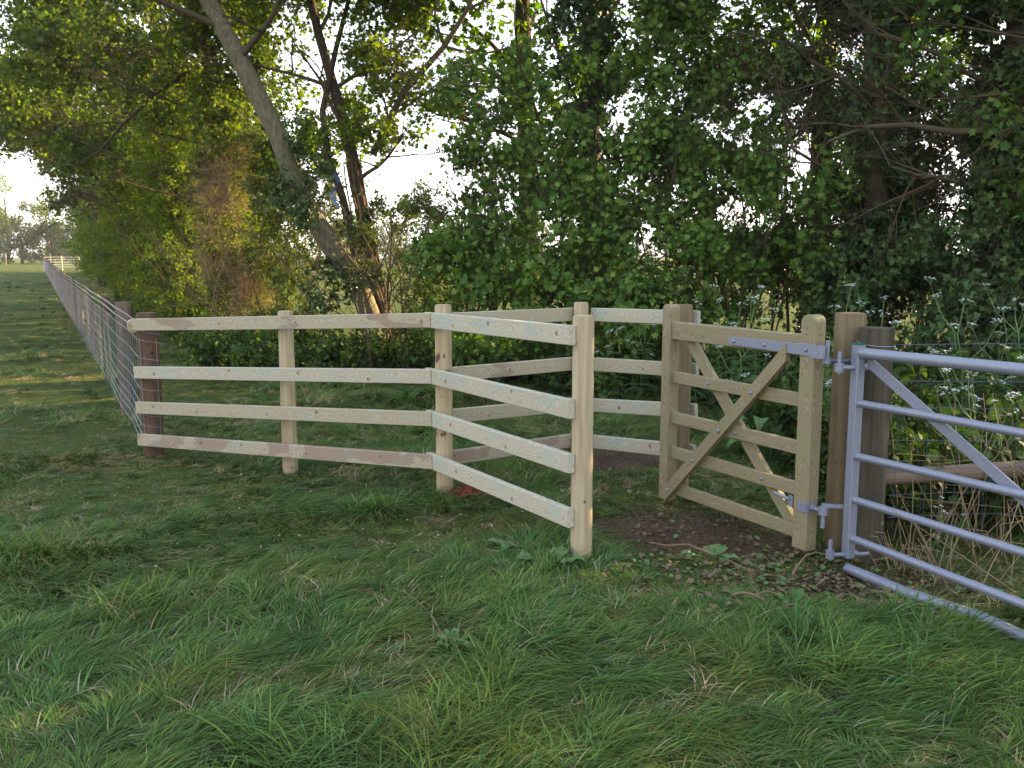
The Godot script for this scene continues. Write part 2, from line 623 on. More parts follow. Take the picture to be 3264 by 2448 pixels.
func twig_bundle(sd: int, count: int, length: float, cols: Array) -> ArrayMesh:
	var r := RandomNumberGenerator.new()
	r.seed = sd
	var st := starter()
	for i in count:
		var a := r.randf() * TAU
		var d := Vector3(cos(a) * 0.8, r.randf_range(0.2, 1.0), sin(a) * 0.8).normalized()
		var p := Vector3(r.randf_range(-0.06, 0.06), 0, r.randf_range(-0.06, 0.06))
		var col: Color = cols[r.randi() % cols.size()]
		var w := r.randf_range(0.0018, 0.004)
		for k in 5:
			d = (d + Vector3(r.randf_range(-1, 1), r.randf_range(-1, 1), r.randf_range(-1, 1)) * 0.35).normalized()
			var q := p + d * length * 0.2 * r.randf_range(0.7, 1.3)
			var s1 := d.cross(Vector3(0.3, 0.9, 0.2)).normalized() * w
			var s2 := d.cross(s1).normalized() * w
			for sv in [s1, s2]:
				for v in [p - sv, p + sv, q + sv * 0.75, p - sv, q + sv * 0.75, q - sv * 0.75]:
					st.set_color(col)
					st.add_vertex(v)
			p = q
			w *= 0.82
	return st.commit()

func make_sprigs() -> void:
	var maple := [Color(0.085, 0.155, 0.028), Color(0.10, 0.175, 0.032), Color(0.07, 0.13, 0.026), Color(0.125, 0.19, 0.036)]
	var yellow := [Color(0.17, 0.22, 0.04), Color(0.13, 0.18, 0.034), Color(0.21, 0.245, 0.05), Color(0.11, 0.15, 0.032)]
	var haw := [Color(0.11, 0.145, 0.03), Color(0.135, 0.17, 0.035), Color(0.085, 0.12, 0.028), Color(0.17, 0.19, 0.04)]
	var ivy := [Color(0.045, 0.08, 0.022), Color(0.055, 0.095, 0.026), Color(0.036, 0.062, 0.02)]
	var dull := [Color(0.105, 0.135, 0.05), Color(0.09, 0.115, 0.045), Color(0.13, 0.15, 0.06)]
	for i in 2:
		sprigs["maple%d" % i] = sprig(10 + i, 13, 0.34, 0.078, 0, maple)
		sprigs["yellow%d" % i] = sprig(20 + i, 13, 0.34, 0.066, 0, yellow)
		sprigs["haw%d" % i] = sprig(30 + i, 30, 0.26, 0.042, 1, haw)
		sprigs["ivy%d" % i] = sprig(40 + i, 16, 0.24, 0.066, 2, ivy)
		sprigs["dull%d" % i] = sprig(50 + i, 15, 0.42, 0.085, 0, dull)
		sprigs["hazel%d" % i] = sprig(60 + i, 12, 0.34, 0.06, 1, yellow)
		sprigs["dead%d" % i] = twig_bundle(70 + i, 9, 0.45, [Color(0.27, 0.19, 0.11), Color(0.19, 0.13, 0.075), Color(0.34, 0.25, 0.15)])
	sprigs["area"] = {"maple": 0.045, "yellow": 0.032, "haw": 0.028, "ivy": 0.036, "dull": 0.058, "hazel": 0.022, "dead": 0.02}

# blobs: [x, y, z, radius across, radius up]; lai: leaf layers to look through
func leaves_for(parent: Node3D, blobs: Array, kind: String, mat: String, lai: float, scale := 1.0, bright := 1.0, deep := 0.85, clumpy := 0.42) -> void:
	var sets := [[[], []], [[], []]]
	for b in blobs:
		var rx: float = b[3]
		var ry: float = b[4]
		var rz := rx * deep
		var n := int(lai * PI * rx * ry / (sprigs["area"][kind] * scale * scale) * (b[5] if b.size() > 5 else 1.0))
		var hubs := []
		for i in maxi(4, int(n / 16.0)):
			var d := Vector3(rng.randfn(), rng.randfn(), rng.randfn()).normalized() * pow(rng.randf(), 0.42)
			hubs.append(d)
		for i in n:
			var h: Vector3 = hubs[rng.randi() % hubs.size()]
			var q := h + Vector3(rng.randfn(), rng.randfn(), rng.randfn()) * clumpy * 0.42
			if q.length() > 1.15:
				q = q.normalized() * rng.randf_range(0.8, 1.15)
			var p := Vector3(b[0] + q.x * rx, b[1] + q.y * ry, b[2] + q.z * rz) - parent.position
			if p.y + parent.position.y < 0.05:
				continue
			var dirn := (q.normalized() * 0.8 + Vector3(rng.randfn() * 0.5, 0.25 + rng.randfn() * 0.4, rng.randfn() * 0.5)).normalized()
			var bs := frame_for(dirn).rotated(dirn, rng.randf() * TAU).scaled(Vector3.ONE * scale * rng.randf_range(0.75, 1.25))
			var t := rng.randf_range(0.78, 1.22) * bright
			var hue := rng.randf_range(-0.1, 0.14)
			var k := rng.randi() % 2
			sets[k][0].append(Transform3D(bs, p))
			sets[k][1].append(Color(t * (1.0 + hue), t, t * (1.0 - hue)))
	for k in 2:
		scatter(parent, "foliage", sprigs["%s%d" % [kind, k]], mats[mat], sets[k][0], sets[k][1])

# forking wood, all into one mesh; p is where the limb begins, in the parent's own space
func grow(st: SurfaceTool, p: Vector3, d: Vector3, length: float, r: float, level: int, spread := 0.7, droop := 0.0) -> void:
	var pts := [p]
	var rad := [r]
	var seg := 5
	var dirn := d.normalized()
	var forks := []
	for i in seg:
		dirn = (dirn + Vector3(rng.randfn(), rng.randfn(), rng.randfn()) * 0.13 + Vector3.DOWN * droop).normalized()
		p += dirn * length / seg
		pts.append(p)
		rad.append(r * lerpf(1.0, 0.35, float(i + 1) / seg))
		if i >= 1:
			forks.append([p, dirn, rad[-1]])
	tube(st, pts, rad, 6 if r > 0.02 else 4, 1.0, false)
	if level <= 0:
		return
	for f in forks:
		var kids := 1 if rng.randf() < 0.75 else 2
		for j in kids:
			var sd: Vector3 = (f[1] + Vector3(rng.randfn(), rng.randfn() * 0.7 + 0.1, rng.randfn()) * spread).normalized()
			grow(st, f[0], sd, length * rng.randf_range(0.4, 0.68), f[2] * 0.62, level - 1, spread, droop)

# ------------------------------------------------------------------ ground
func soil(x: float, z: float) -> float:
	var n := noise.get_noise_2d(x * 2.6, z * 2.6) * 0.55 + fine.get_noise_2d(x * 1.6, z * 1.6) * 0.45
	var a := 1.0 - Vector2((x - 0.92) / 0.84, (z + 5.0) / 0.62).length()
	var b := 1.0 - Vector2((x - 0.75) / 0.9, (z + 6.9) / 0.8).length()
	var c := 1.0 - Vector2((x + 4.3) / 1.1, (z + 5.3) / 0.35).length()
	var c2 := 1.0 - Vector2((x + 3.6) / 0.7, (z + 4.4) / 0.25).length()
	var d := 1.0 - Vector2((x - 1.75) / 0.7, (z + 4.1) / 0.35).length()
	return clampf(maxf(maxf(a, b), maxf(maxf(c, c2), d) * 0.7) * 2.2 + n * 0.9, 0.0, 1.0) if maxf(maxf(a, b), maxf(maxf(c, c2), d)) > -0.6 else 0.0

func ground_at(x: float, z: float) -> float:
	var y := 0.2 * smooth(20.0, 75.0, -z)
	y += 0.035 * noise.get_noise_2d(x * 1.1, z * 1.1) + 0.015 * fine.get_noise_2d(x * 0.6, z * 0.6)
	y -= 0.03 * soil(x, z)
	return y

func in_field_beyond(x: float, z: float) -> bool:
	return -z > 13.5 and x > -2.0 - 0.495 * (-z - 12.0) + 2.5

func build_ground() -> void:
	var st := SurfaceTool.new()
	st.begin(Mesh.PRIMITIVE_TRIANGLES)
	var n := 190
	for j in n + 1:
		for i in n + 1:
			var s := 2.0 * i / n - 1.0
			var t := 2.0 * j / n - 1.0
			var x := 7.0 * s + 393.0 * pow(absf(s), 4.5) * signf(s)
			var z := -5.0 + 9.0 * t + 391.0 * pow(absf(t), 4.5) * signf(t)
			var k := noise.get_noise_2d(x * 0.9, z * 0.9)
			var c := Color(0.088, 0.124, 0.029).lerp(Color(0.115, 0.142, 0.038), clampf(0.5 + k, 0, 1))
			c = c.lerp(Color(0.165, 0.115, 0.072).lerp(Color(0.115, 0.08, 0.05), clampf(0.5 + fine.get_noise_2d(x, z) * 1.5, 0, 1)), soil(x, z))
			st.set_color(c)
			st.set_uv(Vector2(x, z))
			st.add_vertex(Vector3(x, ground_at(x, z), z))
	for j in n:
		for i in n:
			var a := j * (n + 1) + i
			for q in [a, a + 1, a + n + 2, a, a + n + 2, a + n + 1]:
				st.add_index(q)
	st.generate_normals()
	var m := StandardMaterial3D.new()
	m.vertex_color_use_as_albedo = true
	m.albedo_texture = noise_texture(0.05, Color(0.5, 0.48, 0.43), Color(1, 1, 1), 61, 5)
	m.uv1_triplanar = true
	m.uv1_world_triplanar = true
	m.uv1_scale = Vector3(1.3, 1.3, 1.3)
	m.roughness = 0.95
	m.metallic_specular = 0.15
	m.heightmap_enabled = true
	m.heightmap_texture = noise_texture(0.06, Color.BLACK, Color.WHITE, 63, 5)
	m.heightmap_scale = 2.0
	var o := part(self, "ground", st.commit(), m)
	o.set_meta("kind", "structure")
	o.set_meta("label", "grassy field ground with a trodden bare patch at the gate")

# ------------------------------------------------------------------ trees
func hedge_x(d: float) -> float:
	return -3.64 - 0.495 * (d - 12.0)

func build_tree_line() -> void:
	# the leaning tree
	var t := thing("leaning_tree", "tall tree with smooth pale trunk leaning over the wire fence", "tree", Vector3(-1.76, 0, -12.5))
	var o := t.position
	var path := []
	for p in [[-1.74, -0.05], [-1.83, 0.35], [-1.92, 0.72], [-2.06, 1.12], [-2.27, 1.46], [-2.55, 1.88], [-2.76, 2.28], [-2.9, 2.62], [-3.03, 3.05], [-3.29, 3.6], [-3.47, 3.98], [-3.65, 4.35], [-3.92, 4.9], [-4.2, 5.6], [-4.4, 6.4]]:
		path.append(Vector3(p[0], p[1], -12.5 + 0.06 * p[1]) - o)
	var st := starter()
	tube(st, path, [0.17, 0.15, 0.14, 0.14, 0.15, 0.138, 0.126, 0.123, 0.12, 0.117, 0.114, 0.11, 0.105, 0.09, 0.07], 18, 1.0, true, 0.12)
	part(t, "trunk", st.commit(), mats["bark"])
	st = starter()
	for a in [[10, Vector3(0.5, 0.5, 0.3), 1.4], [11, Vector3(-0.8, 0.4, 0.2), 1.8], [12, Vector3(0.7, 0.8, -0.2), 1.9], [13, Vector3(-0.6, 0.9, 0.3), 1.8], [14, Vector3(0.1, 1, 0.1), 2.0]]:
		grow(st, path[a[0]], a[1], a[2], 0.05, 3, 0.6)
	part(t, "branches", st.commit(), mats["twig"])
	leaves_for(t, [[-3.3, 5.3, -12.3, 0.9, 0.75], [-3.0, 6.4, -12.5, 1.6, 1.0], [-4.6, 6.2, -12.0, 1.3, 0.9], [-4.9, 5.2, -12.6, 0.9, 0.6]], "dull", "leaf", 3.2)

	# the upright tree it grows beside
	t = thing("upright_tree", "slender upright tree wrapped in brown ivy stems beside the leaning trunk", "tree", Vector3(-1.9, 0, -12.75))
	o = t.position
	st = starter()
	path = []
	for p in [[-1.72, -0.05], [-1.8, 0.6], [-1.93, 1.2], [-2.0, 1.9], [-2.08, 2.5], [-2.2, 3.1], [-2.36, 3.7], [-2.55, 4.4], [-2.7, 5.1], [-2.75, 6.2]]:
		path.append(Vector3(p[0], p[1], -12.72) - o)
	tube(st, path, [0.14, 0.12, 0.105, 0.095, 0.085, 0.075, 0.066, 0.058, 0.05, 0.035], 12, 1.0, true, 0.25)
	var stem2 := []
	for p in [[-2.0, 1.0], [-2.12, 1.6], [-2.27, 2.3], [-2.45, 2.8], [-2.5, 3.4], [-2.3, 4.2], [-2.0, 5.2]]:
		stem2.append(Vector3(p[0], p[1], -12.6) - o)
	tube(st, stem2, [0.06, 0.055, 0.05, 0.045, 0.04, 0.035, 0.025], 8, 1.0, true, 0.2)
	part(t, "trunk", st.commit(), mats["darkbark"])
	st = starter()
	for k in 9:
		var pts := []
		var ph := rng.randf() * TAU
		for i in 12:
			var y := 0.1 + i * 0.24
			var cx := lerpf(-1.74, -2.15, smooth(0.0, 2.8, y))
			var rr := lerpf(0.15, 0.095, y / 3.0) + rng.randf_range(0.0, 0.03)
			pts.append(Vector3(cx + cos(ph + y * 0.8) * rr, y, -12.72 + sin(ph + y * 0.8) * rr) - o)
		tube(st, pts, range(12).map(func(i): return lerpf(0.022, 0.01, i / 11.0)), 5)
	part(t, "ivy_stem", st.commit(), mats["vine"]).set_meta("kind", "stuff")
	st = starter()
	var lim := [Vector3(-1.82, 2.82, -12.4), Vector3(-1.39, 3.56, -12.2), Vector3(-0.86, 4.13, -12.2), Vector3(-0.56, 4.58, -12.2), Vector3(-0.38, 5.02, -12.2)]
	tube(st, lim.map(func(v): return v - o), [0.05, 0.042, 0.036, 0.03, 0.02], 7)
	for a in [[1, Vector3(0.8, 0.1, 0.3), 1.3], [1, Vector3(0.7, -0.25, 0.3), 1.2], [2, Vector3(0.9, -0.2, 0.1), 1.2], [2, Vector3(-0.2, 0.6, 0.5), 1.0], [3, Vector3(0.6, 0.4, 0.2), 1.0]]:
		grow(st, lim[a[0]] - o, a[1], a[2], 0.022, 2, 0.55)
	for a in [[4, Vector3(0.7, 0.5, 0.4), 1.1], [5, Vector3(-0.5, 0.7, 0.3), 1.3], [5, Vector3(0.9, 0.25, 0.1), 1.5], [6, Vector3(-0.7, 0.5, 0.2), 1.4], [6, Vector3(0.8, 0.4, 0.3), 1.5], [7, Vector3(0.5, 0.8, 0.0), 1.4], [8, Vector3(-0.6, 0.8, 0.2), 1.3]]:
		grow(st, path[a[0]], a[1], a[2], 0.03, 3, 0.6)
	part(t, "branches", st.commit(), mats["twig"])
	leaves_for(t, [[-2.84, 4.54, -13.0, 0.75, 0.7], [-1.72, 4.6, -12.6, 0.75, 0.6], [-2.11, 3.63, -12.6, 0.6, 0.6], [-1.25, 3.62, -12.2, 0.7, 0.42], [-1.44, 3.05, -12.0, 0.5, 0.26], [-2.57, 3.09, -13.0, 0.6, 0.65], [-0.95, 4.66, -13.0, 0.6, 0.46], [-2.07, 5.3, -12.6, 1.2, 0.75]], "yellow", "thinleaf", 2.6)
	leaves_for(t, [[-2.96, 2.21, -12.0, 0.32, 0.55], [-2.65, 2.62, -12.1, 0.27, 0.33], [-2.1, 1.9, -12.55, 0.24, 0.7], [-2.35, 0.9, -12.2, 0.4, 0.5]], "ivy", "ivyleaf", 2.2)

	# thin shrub in the gap
	t = thing("thin_shrub", "thin twiggy shrub with light showing through beside the upright tree", "shrub", Vector3(-1.1, 0, -11.9))
	o = t.position
	st = starter()
	for k in 22:
		var b := Vector3(rng.randf_range(-0.8, 0.9), -0.03, rng.randf_range(-0.35, 0.35))
		grow(st, b, Vector3(rng.randf_range(-0.25, 0.25), 1, rng.randf_range(-0.15, 0.15)), rng.randf_range(1.5, 2.4), rng.randf_range(0.012, 0.028), 2, 0.5)
	part(t, "branches", st.commit(), mats["twig"])
	leaves_for(t, [[-1.33, 1.46, -11.9, 0.55, 0.62], [-0.84, 1.75, -11.7, 0.48, 0.5], [-1.2, 0.8, -11.6, 0.75, 0.4], [-1.48, 1.95, -12.2, 0.35, 0.3]], "haw", "leaf", 2.4)

	# field maples in full leaf
	maple("lobed_leaf_shrub", "bushy maple shrub with open top beside the thin twiggy shrub", Vector3(0.0, 0, -11.2), [[-0.25, 1.47, -10.9, 0.72, 0.67], [-0.14, 2.2, -11.2, 0.63, 0.55], [0.02, 2.85, -11.5, 0.65, 0.42, 0.9], [-0.3, 3.5, -11.6, 0.6, 0.4, 0.7], [-0.25, 0.8, -10.7, 0.72, 0.45]], 4.2)
	maple("lobed_leaf_shrub", "dense bright green maple shrub around the foot of the ivy-clad trunk", Vector3(0.75, 0, -10.8), [[0.70, 1.68, -10.6, 0.70, 0.76], [0.77, 2.64, -11.0, 0.62, 0.62], [0.5, 3.5, -11.3, 0.5, 0.5, 0.6], [0.64, 0.9, -10.4, 0.8, 0.5]], 4.6)
	maple("lobed_leaf_shrub", "tallest maple shrub, its upper sprays thin against the white sky", Vector3(1.65, 0, -10.7), [[1.62, 2.13, -10.5, 0.70, 0.64], [1.57, 2.95, -11.0, 0.73, 0.6, 0.9], [1.8, 2.4, -11.3, 0.55, 0.5], [2.2, 3.5, -11.4, 0.65, 0.6, 0.8], [1.50, 1.42, -10.3, 0.68, 0.58], [1.8, 3.87, -11.2, 0.8, 0.63, 0.6], [1.48, 0.85, -10.1, 0.72, 0.45], [1.9, 4.9, -11.0, 1.0, 0.7, 0.7]], 4.2)
	maple("lobed_leaf_shrub", "maple shrub whose leafy lower boughs hang above the wooden gate", Vector3(2.5, 0, -10.2), [[2.46, 1.86, -10.1, 0.62, 0.5], [2.25, 1.4, -10.0, 0.71, 0.4], [2.81, 1.6, -9.9, 0.45, 0.33], [2.39, 2.8, -10.8, 0.6, 0.58, 0.9], [2.9, 2.7, -11.2, 0.5, 0.5, 0.8], [2.8, 1.2, -10.6, 0.6, 0.4, 0.7], [2.62, 3.67, -11.0, 0.67, 0.62, 0.5], [3.2, 2.27, -9.7, 0.36, 0.36], [2.2, 0.6, -9.9, 0.5, 0.4, 0.6], [2.7, 4.8, -10.8, 0.9, 0.7, 0.8]], 4.2)

	# tree with ivy up its trunk
	ivy_tree("tall tree with thick dark ivy up its trunk among the maples", Vector3(1.1, 0, -12.0), [[1.1, -0.05], [1.06, 1.0], [1.0, 2.3], [0.97, 3.2], [0.96, 4.0], [1.0, 5.0], [1.1, 6.5]], 0.17, 0.46, [[1.0, 6.3, -12.0, 1.6, 0.9], [0.2, 5.6, -12.2, 0.6, 0.5], [2.2, 5.9, -12.0, 1.0, 0.7]], "yellow", 1.3, [[2, Vector3(-0.95, 0.75, 0.35), 2.2], [2, Vector3(-0.9, 0.3, 0.4), 2.6], [3, Vector3(0.8, 0.9, 0.2), 2.0], [3, Vector3(-0.7, 0.8, 0.3), 2.2], [4, Vector3(0.6, 0.8, 0.3), 2.0]])
	# dark trees near the metal gate
	ivy_tree("dark ivy-smothered tree rising behind the round wooden gate post", Vector3(3.95, 0, -10.2), [[3.95, -0.05], [3.97, 1.0], [3.95, 2.0], [3.9, 3.0], [3.8, 4.0], [3.75, 5.5]], 0.16, 0.42, [[3.76, 3.7, -10.5, 0.55, 0.64, 0.7], [3.35, 3.2, -10.6, 0.35, 0.6, 0.6], [3.9, 1.2, -9.9, 0.75, 0.4], [3.2, 4.6, -10.4, 0.9, 0.6, 0.8], [4.4, 4.9, -10.2, 1.0, 0.7], [3.3, 0.75, -9.6, 0.5, 0.45]], "ivy", 2.3, [[2, Vector3(-0.9, 0.6, 0.3), 1.8], [2, Vector3(0.9, 0.5, 0.4), 1.8], [3, Vector3(-0.8, 0.8, 0.3), 1.8], [4, Vector3(0.6, 0.8, 0.3), 1.6]])
	ivy_tree("dark ivy-covered tree behind the cow parsley and the old barbed wire", Vector3(4.98, 0, -9.5), [[4.95, -0.05], [4.97, 1.0], [4.98, 2.0], [5.0, 3.0], [5.0, 4.2], [5.05, 6.0]], 0.2, 0.4, [[4.87, 2.07, -9.4, 0.45, 0.75], [4.44, 1.4, -9.4, 0.58, 0.43, 0.8], [4.73, 2.93, -9.8, 0.3, 0.6, 0.5], [5.03, 1.1, -9.0, 0.69, 0.45], [4.6, 4.2, -9.8, 0.7, 0.6], [5.5, 4.6, -9.4, 1.2, 0.8], [4.5, 0.7, -9.0, 0.6, 0.45], [5.6, 2.2, -9.2, 0.5, 1.2]], "ivy", 2.3, [[2, Vector3(-0.9, 0.4, 0.3), 1.6], [3, Vector3(-0.9, 0.6, 0.3), 1.6], [3, Vector3(0.8, 0.4, 0.3), 1.6]])
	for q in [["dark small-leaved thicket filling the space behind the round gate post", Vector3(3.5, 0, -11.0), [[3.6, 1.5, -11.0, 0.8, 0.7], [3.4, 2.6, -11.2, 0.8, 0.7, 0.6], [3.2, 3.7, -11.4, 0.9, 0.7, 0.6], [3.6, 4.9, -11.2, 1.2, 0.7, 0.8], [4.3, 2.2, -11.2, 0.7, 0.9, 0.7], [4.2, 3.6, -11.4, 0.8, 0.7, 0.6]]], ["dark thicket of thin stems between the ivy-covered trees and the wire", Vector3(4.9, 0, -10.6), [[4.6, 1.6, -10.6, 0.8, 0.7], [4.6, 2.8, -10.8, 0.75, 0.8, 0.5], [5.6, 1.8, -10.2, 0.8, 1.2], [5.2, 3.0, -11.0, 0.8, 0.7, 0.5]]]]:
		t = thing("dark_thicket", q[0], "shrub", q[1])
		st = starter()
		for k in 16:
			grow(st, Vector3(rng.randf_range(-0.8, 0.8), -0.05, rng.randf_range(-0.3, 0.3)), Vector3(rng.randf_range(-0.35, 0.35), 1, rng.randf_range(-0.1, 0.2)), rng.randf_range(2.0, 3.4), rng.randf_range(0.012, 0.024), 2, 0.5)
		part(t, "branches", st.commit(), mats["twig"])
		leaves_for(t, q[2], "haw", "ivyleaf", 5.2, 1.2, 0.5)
	# bough across the dark trees
	t = thing("bare_bough_tree", "half-bare maple with a long level bough crossing the dark ivy trees", "tree", Vector3(5.9, 0, -9.2))
	o = t.position
	st = starter()
	tube(st, [Vector3(0, -0.05, 0), Vector3(-0.05, 1.2, 0), Vector3(-0.1, 2.5, 0), Vector3(0.0, 4.0, 0.1), Vector3(0.2, 6.0, 0.2)], [0.13, 0.11, 0.1, 0.08, 0.05], 10, 1.0, true, 0.2)
	part(t, "trunk", st.commit(), mats["darkbark"])
	st = starter()
	var bough := [Vector3(5.8, 2.5, -9.2), Vector3(5.45, 2.85, -9.2), Vector3(5.02, 2.79, -9.2), Vector3(4.62, 2.71, -9.2), Vector3(4.27, 2.69, -9.2), Vector3(3.82, 2.76, -9.2), Vector3(3.42, 2.74, -9.2), Vector3(3.06, 2.6, -9.2)]
	tube(st, bough.map(func(v): return v - o), [0.07, 0.05, 0.042, 0.037, 0.034, 0.03, 0.024, 0.014], 8)
	for k in [2, 3, 4, 5, 6]:
		grow(st, bough[k] - o, Vector3(-0.7, rng.randf_range(-0.1, 0.8), 0.35), 0.9, 0.014, 2, 0.5)
	for k in 6:
		grow(st, Vector3(-0.05, 2.3 + k * 0.5, 0), Vector3(-0.9, 0.25 + 0.1 * k, 0.1), 1.9, 0.025, 2, 0.5)
	part(t, "branches", st.commit(), mats["twig"])
	leaves_for(t, [[4.75, 2.75, -9.2, 0.35, 0.2, 0.8], [4.4, 3.2, -9.3, 0.35, 0.22, 0.7], [3.9, 3.9, -9.3, 0.45, 0.3, 0.9], [5.05, 3.6, -9.0, 0.25, 0.35], [4.0, 3.2, -9.3, 0.25, 0.15, 0.8], [4.95, 2.2, -8.9, 0.25, 0.25, 0.8], [5.6, 5.6, -9.2, 1.3, 0.8]], "maple", "leaf", 2.6)

	# boundary trees that go on past the metal gate and keep this corner in shade
	var spots := [[7.2, -8.6, 1.5, 6.5], [8.6, -6.2, 1.6, 7.0], [9.6, -3.6, 1.7, 6.6], [8.3, -10.8, 1.6, 7.4], [11.6, -12.5, 1.9, 7.0], [13.0, -9.0, 1.9, 7.4]]
	for s in spots:
		var tt := thing("boundary_tree", "leafy tree in the boundary row beyond the metal gate", "tree", Vector3(s[0], 0, s[1]), "boundary trees beyond the metal gate")
		var s2 := starter()
		tube(s2, [Vector3(0, -0.05, 0), Vector3(0.05, 1.5, 0), Vector3(-0.05, 3.2, 0), Vector3(0.0, s[3] - 1.0, 0)], [0.2, 0.17, 0.13, 0.05], 9, 1.0, true, 0.2)
		part(tt, "trunk", s2.commit(), mats["darkbark"])
		s2 = starter()
		for k in 5:
			grow(s2, Vector3(0, 1.6 + k * 0.6, 0), Vector3(cos(k * 2.4), 0.6, sin(k * 2.4)), 2.0, 0.05, 2, 0.6)
		part(tt, "branches", s2.commit(), mats["twig"])
		leaves_for(tt, [[s[0], s[3] - 1.6, s[1], s[2], 1.6], [s[0] + 0.3, 2.6, s[1] - 0.2, s[2] * 1.05, 1.5], [s[0] - 0.3, 1.0, s[1] + 0.2, s[2] * 0.9, 0.9]], "dull", "leaf", 2.6, 1.6)

	# high crowns of the tall trees in the row, mostly above the picture
	for q in [["tall_tree", "tall tree whose spreading crown roofs the gateway trees", Vector3(0.2, 0, -14.2), 9.0, [[-0.9, 4.6, -13.6, 0.8, 0.5], [0.1, 4.2, -13.4, 0.6, 0.5, 0.8], [-0.7, 3.7, -13.4, 0.7, 0.5, 0.7], [-0.5, 4.9, -12.8, 0.9, 0.5, 0.8], [-0.4, 6.4, -13.2, 2.2, 1.1], [1.8, 7.4, -12.6, 2.4, 1.3], [-2.4, 7.6, -13.6, 2.2, 1.2], [0.4, 8.8, -13.0, 2.6, 1.2], [0.4, 6.6, -10.6, 1.8, 0.7], [0.55, 3.4, -13.8, 0.5, 0.5, 0.6]]], ["tall_tree", "tall tree behind the dark thicket with its crown over the metal gate", Vector3(4.2, 0, -13.0), 9.5, [[3.6, 6.2, -11.6, 1.8, 0.9], [5.4, 6.4, -11.2, 2.0, 1.0], [4.4, 7.8, -11.6, 2.6, 1.3], [6.4, 7.2, -9.4, 2.0, 1.2], [3.4, 6.4, -9.4, 1.6, 0.6], [2.3, 4.6, -12.0, 0.9, 0.6, 0.8], [3.4, 4.6, -12.2, 0.9, 0.7, 0.8], [5.0, 4.6, -12.0, 1.0, 0.8, 0.9], [4.2, 3.3, -12.2, 0.9, 0.6, 0.7]]]]:
		t = thing(q[0], q[1], "tree", q[2])
		st = starter()
		tube(st, [Vector3(0, -0.05, 0), Vector3(0.05, 2.5, 0), Vector3(-0.05, 5.0, 0.2), Vector3(0.0, q[3] - 1.0, 0.4)], [0.2, 0.16, 0.12, 0.04], 10, 1.0, true, 0.2)
		part(t, "trunk", st.commit(), mats["darkbark"])
		st = starter()
		for k in 7:
			grow(st, Vector3(0, 3.4 + k * 0.65, 0.1), Vector3(cos(k * 2.4), 0.55, sin(k * 2.4)), 2.2, 0.04, 2, 0.6)
		part(t, "branches", st.commit(), mats["twig"])
		leaves_for(t, q[4], "maple", "thinleaf", 2.4, 1.5, 0.9)

	build_hedge()

func maple(called: String, label: String, at: Vector3, blobs: Array, lai: float) -> void:
	var t := thing(called, label, "shrub", at, "maple shrubs behind the gate")
	var st := starter()
	for k in 7:
		var b := Vector3(rng.randf_range(-0.25, 0.25), -0.05, rng.randf_range(-0.2, 0.2))
		grow(st, b, Vector3(rng.randf_range(-0.4, 0.4), 1, rng.randf_range(-0.2, 0.3)), rng.randf_range(1.8, 2.8), rng.randf_range(0.012, 0.024), 2, 0.5)
	part(t, "branches", st.commit(), mats["twig"])
	leaves_for(t, blobs, "maple", "leaf", lai)

func ivy_tree(label: String, at: Vector3, path2: Array, r: float, ivy_r: float, crown: Array, kind: String, lai: float, limbs: Array) -> void:
	var t := thing("ivy_clad_tree", label, "tree", at)
	var path := []
	var rad := []
	for i in path2.size():
		path.append(Vector3(path2[i][0] - at.x, path2[i][1], 0))
		rad.append(r * lerpf(1.0, 0.5, float(i) / (path2.size() - 1)))
	var st := starter()
	tube(st, path, rad, 12, 1.0, true, 0.2)
	part(t, "trunk", st.commit(), mats["darkbark"])
	st = starter()
	for a in limbs:
		grow(st, path[a[0]], a[1], a[2], r * 0.17, 3, 0.55)
	part(t, "branches", st.commit(), mats["twig"])
	leaves_for(t, crown, kind, "ivyleaf" if kind == "ivy" else "thinleaf", lai * 2.2)
	var col := []
	for i in path2.size() - 1:
		var a: Array = path2[i]
		var b: Array = path2[i + 1]
		for f in [0.0, 0.5]:
			var y: float = lerpf(a[1], b[1], f)
			if y < 5.4:
				col.append([lerpf(a[0], b[0], f), y + 0.1, at.z, ivy_r * rng.randf_range(0.8, 1.1), 0.42])
	leaves_for(t, col, "ivy", "ivyleaf", 4.6, 1.0, 0.8, 1.0)

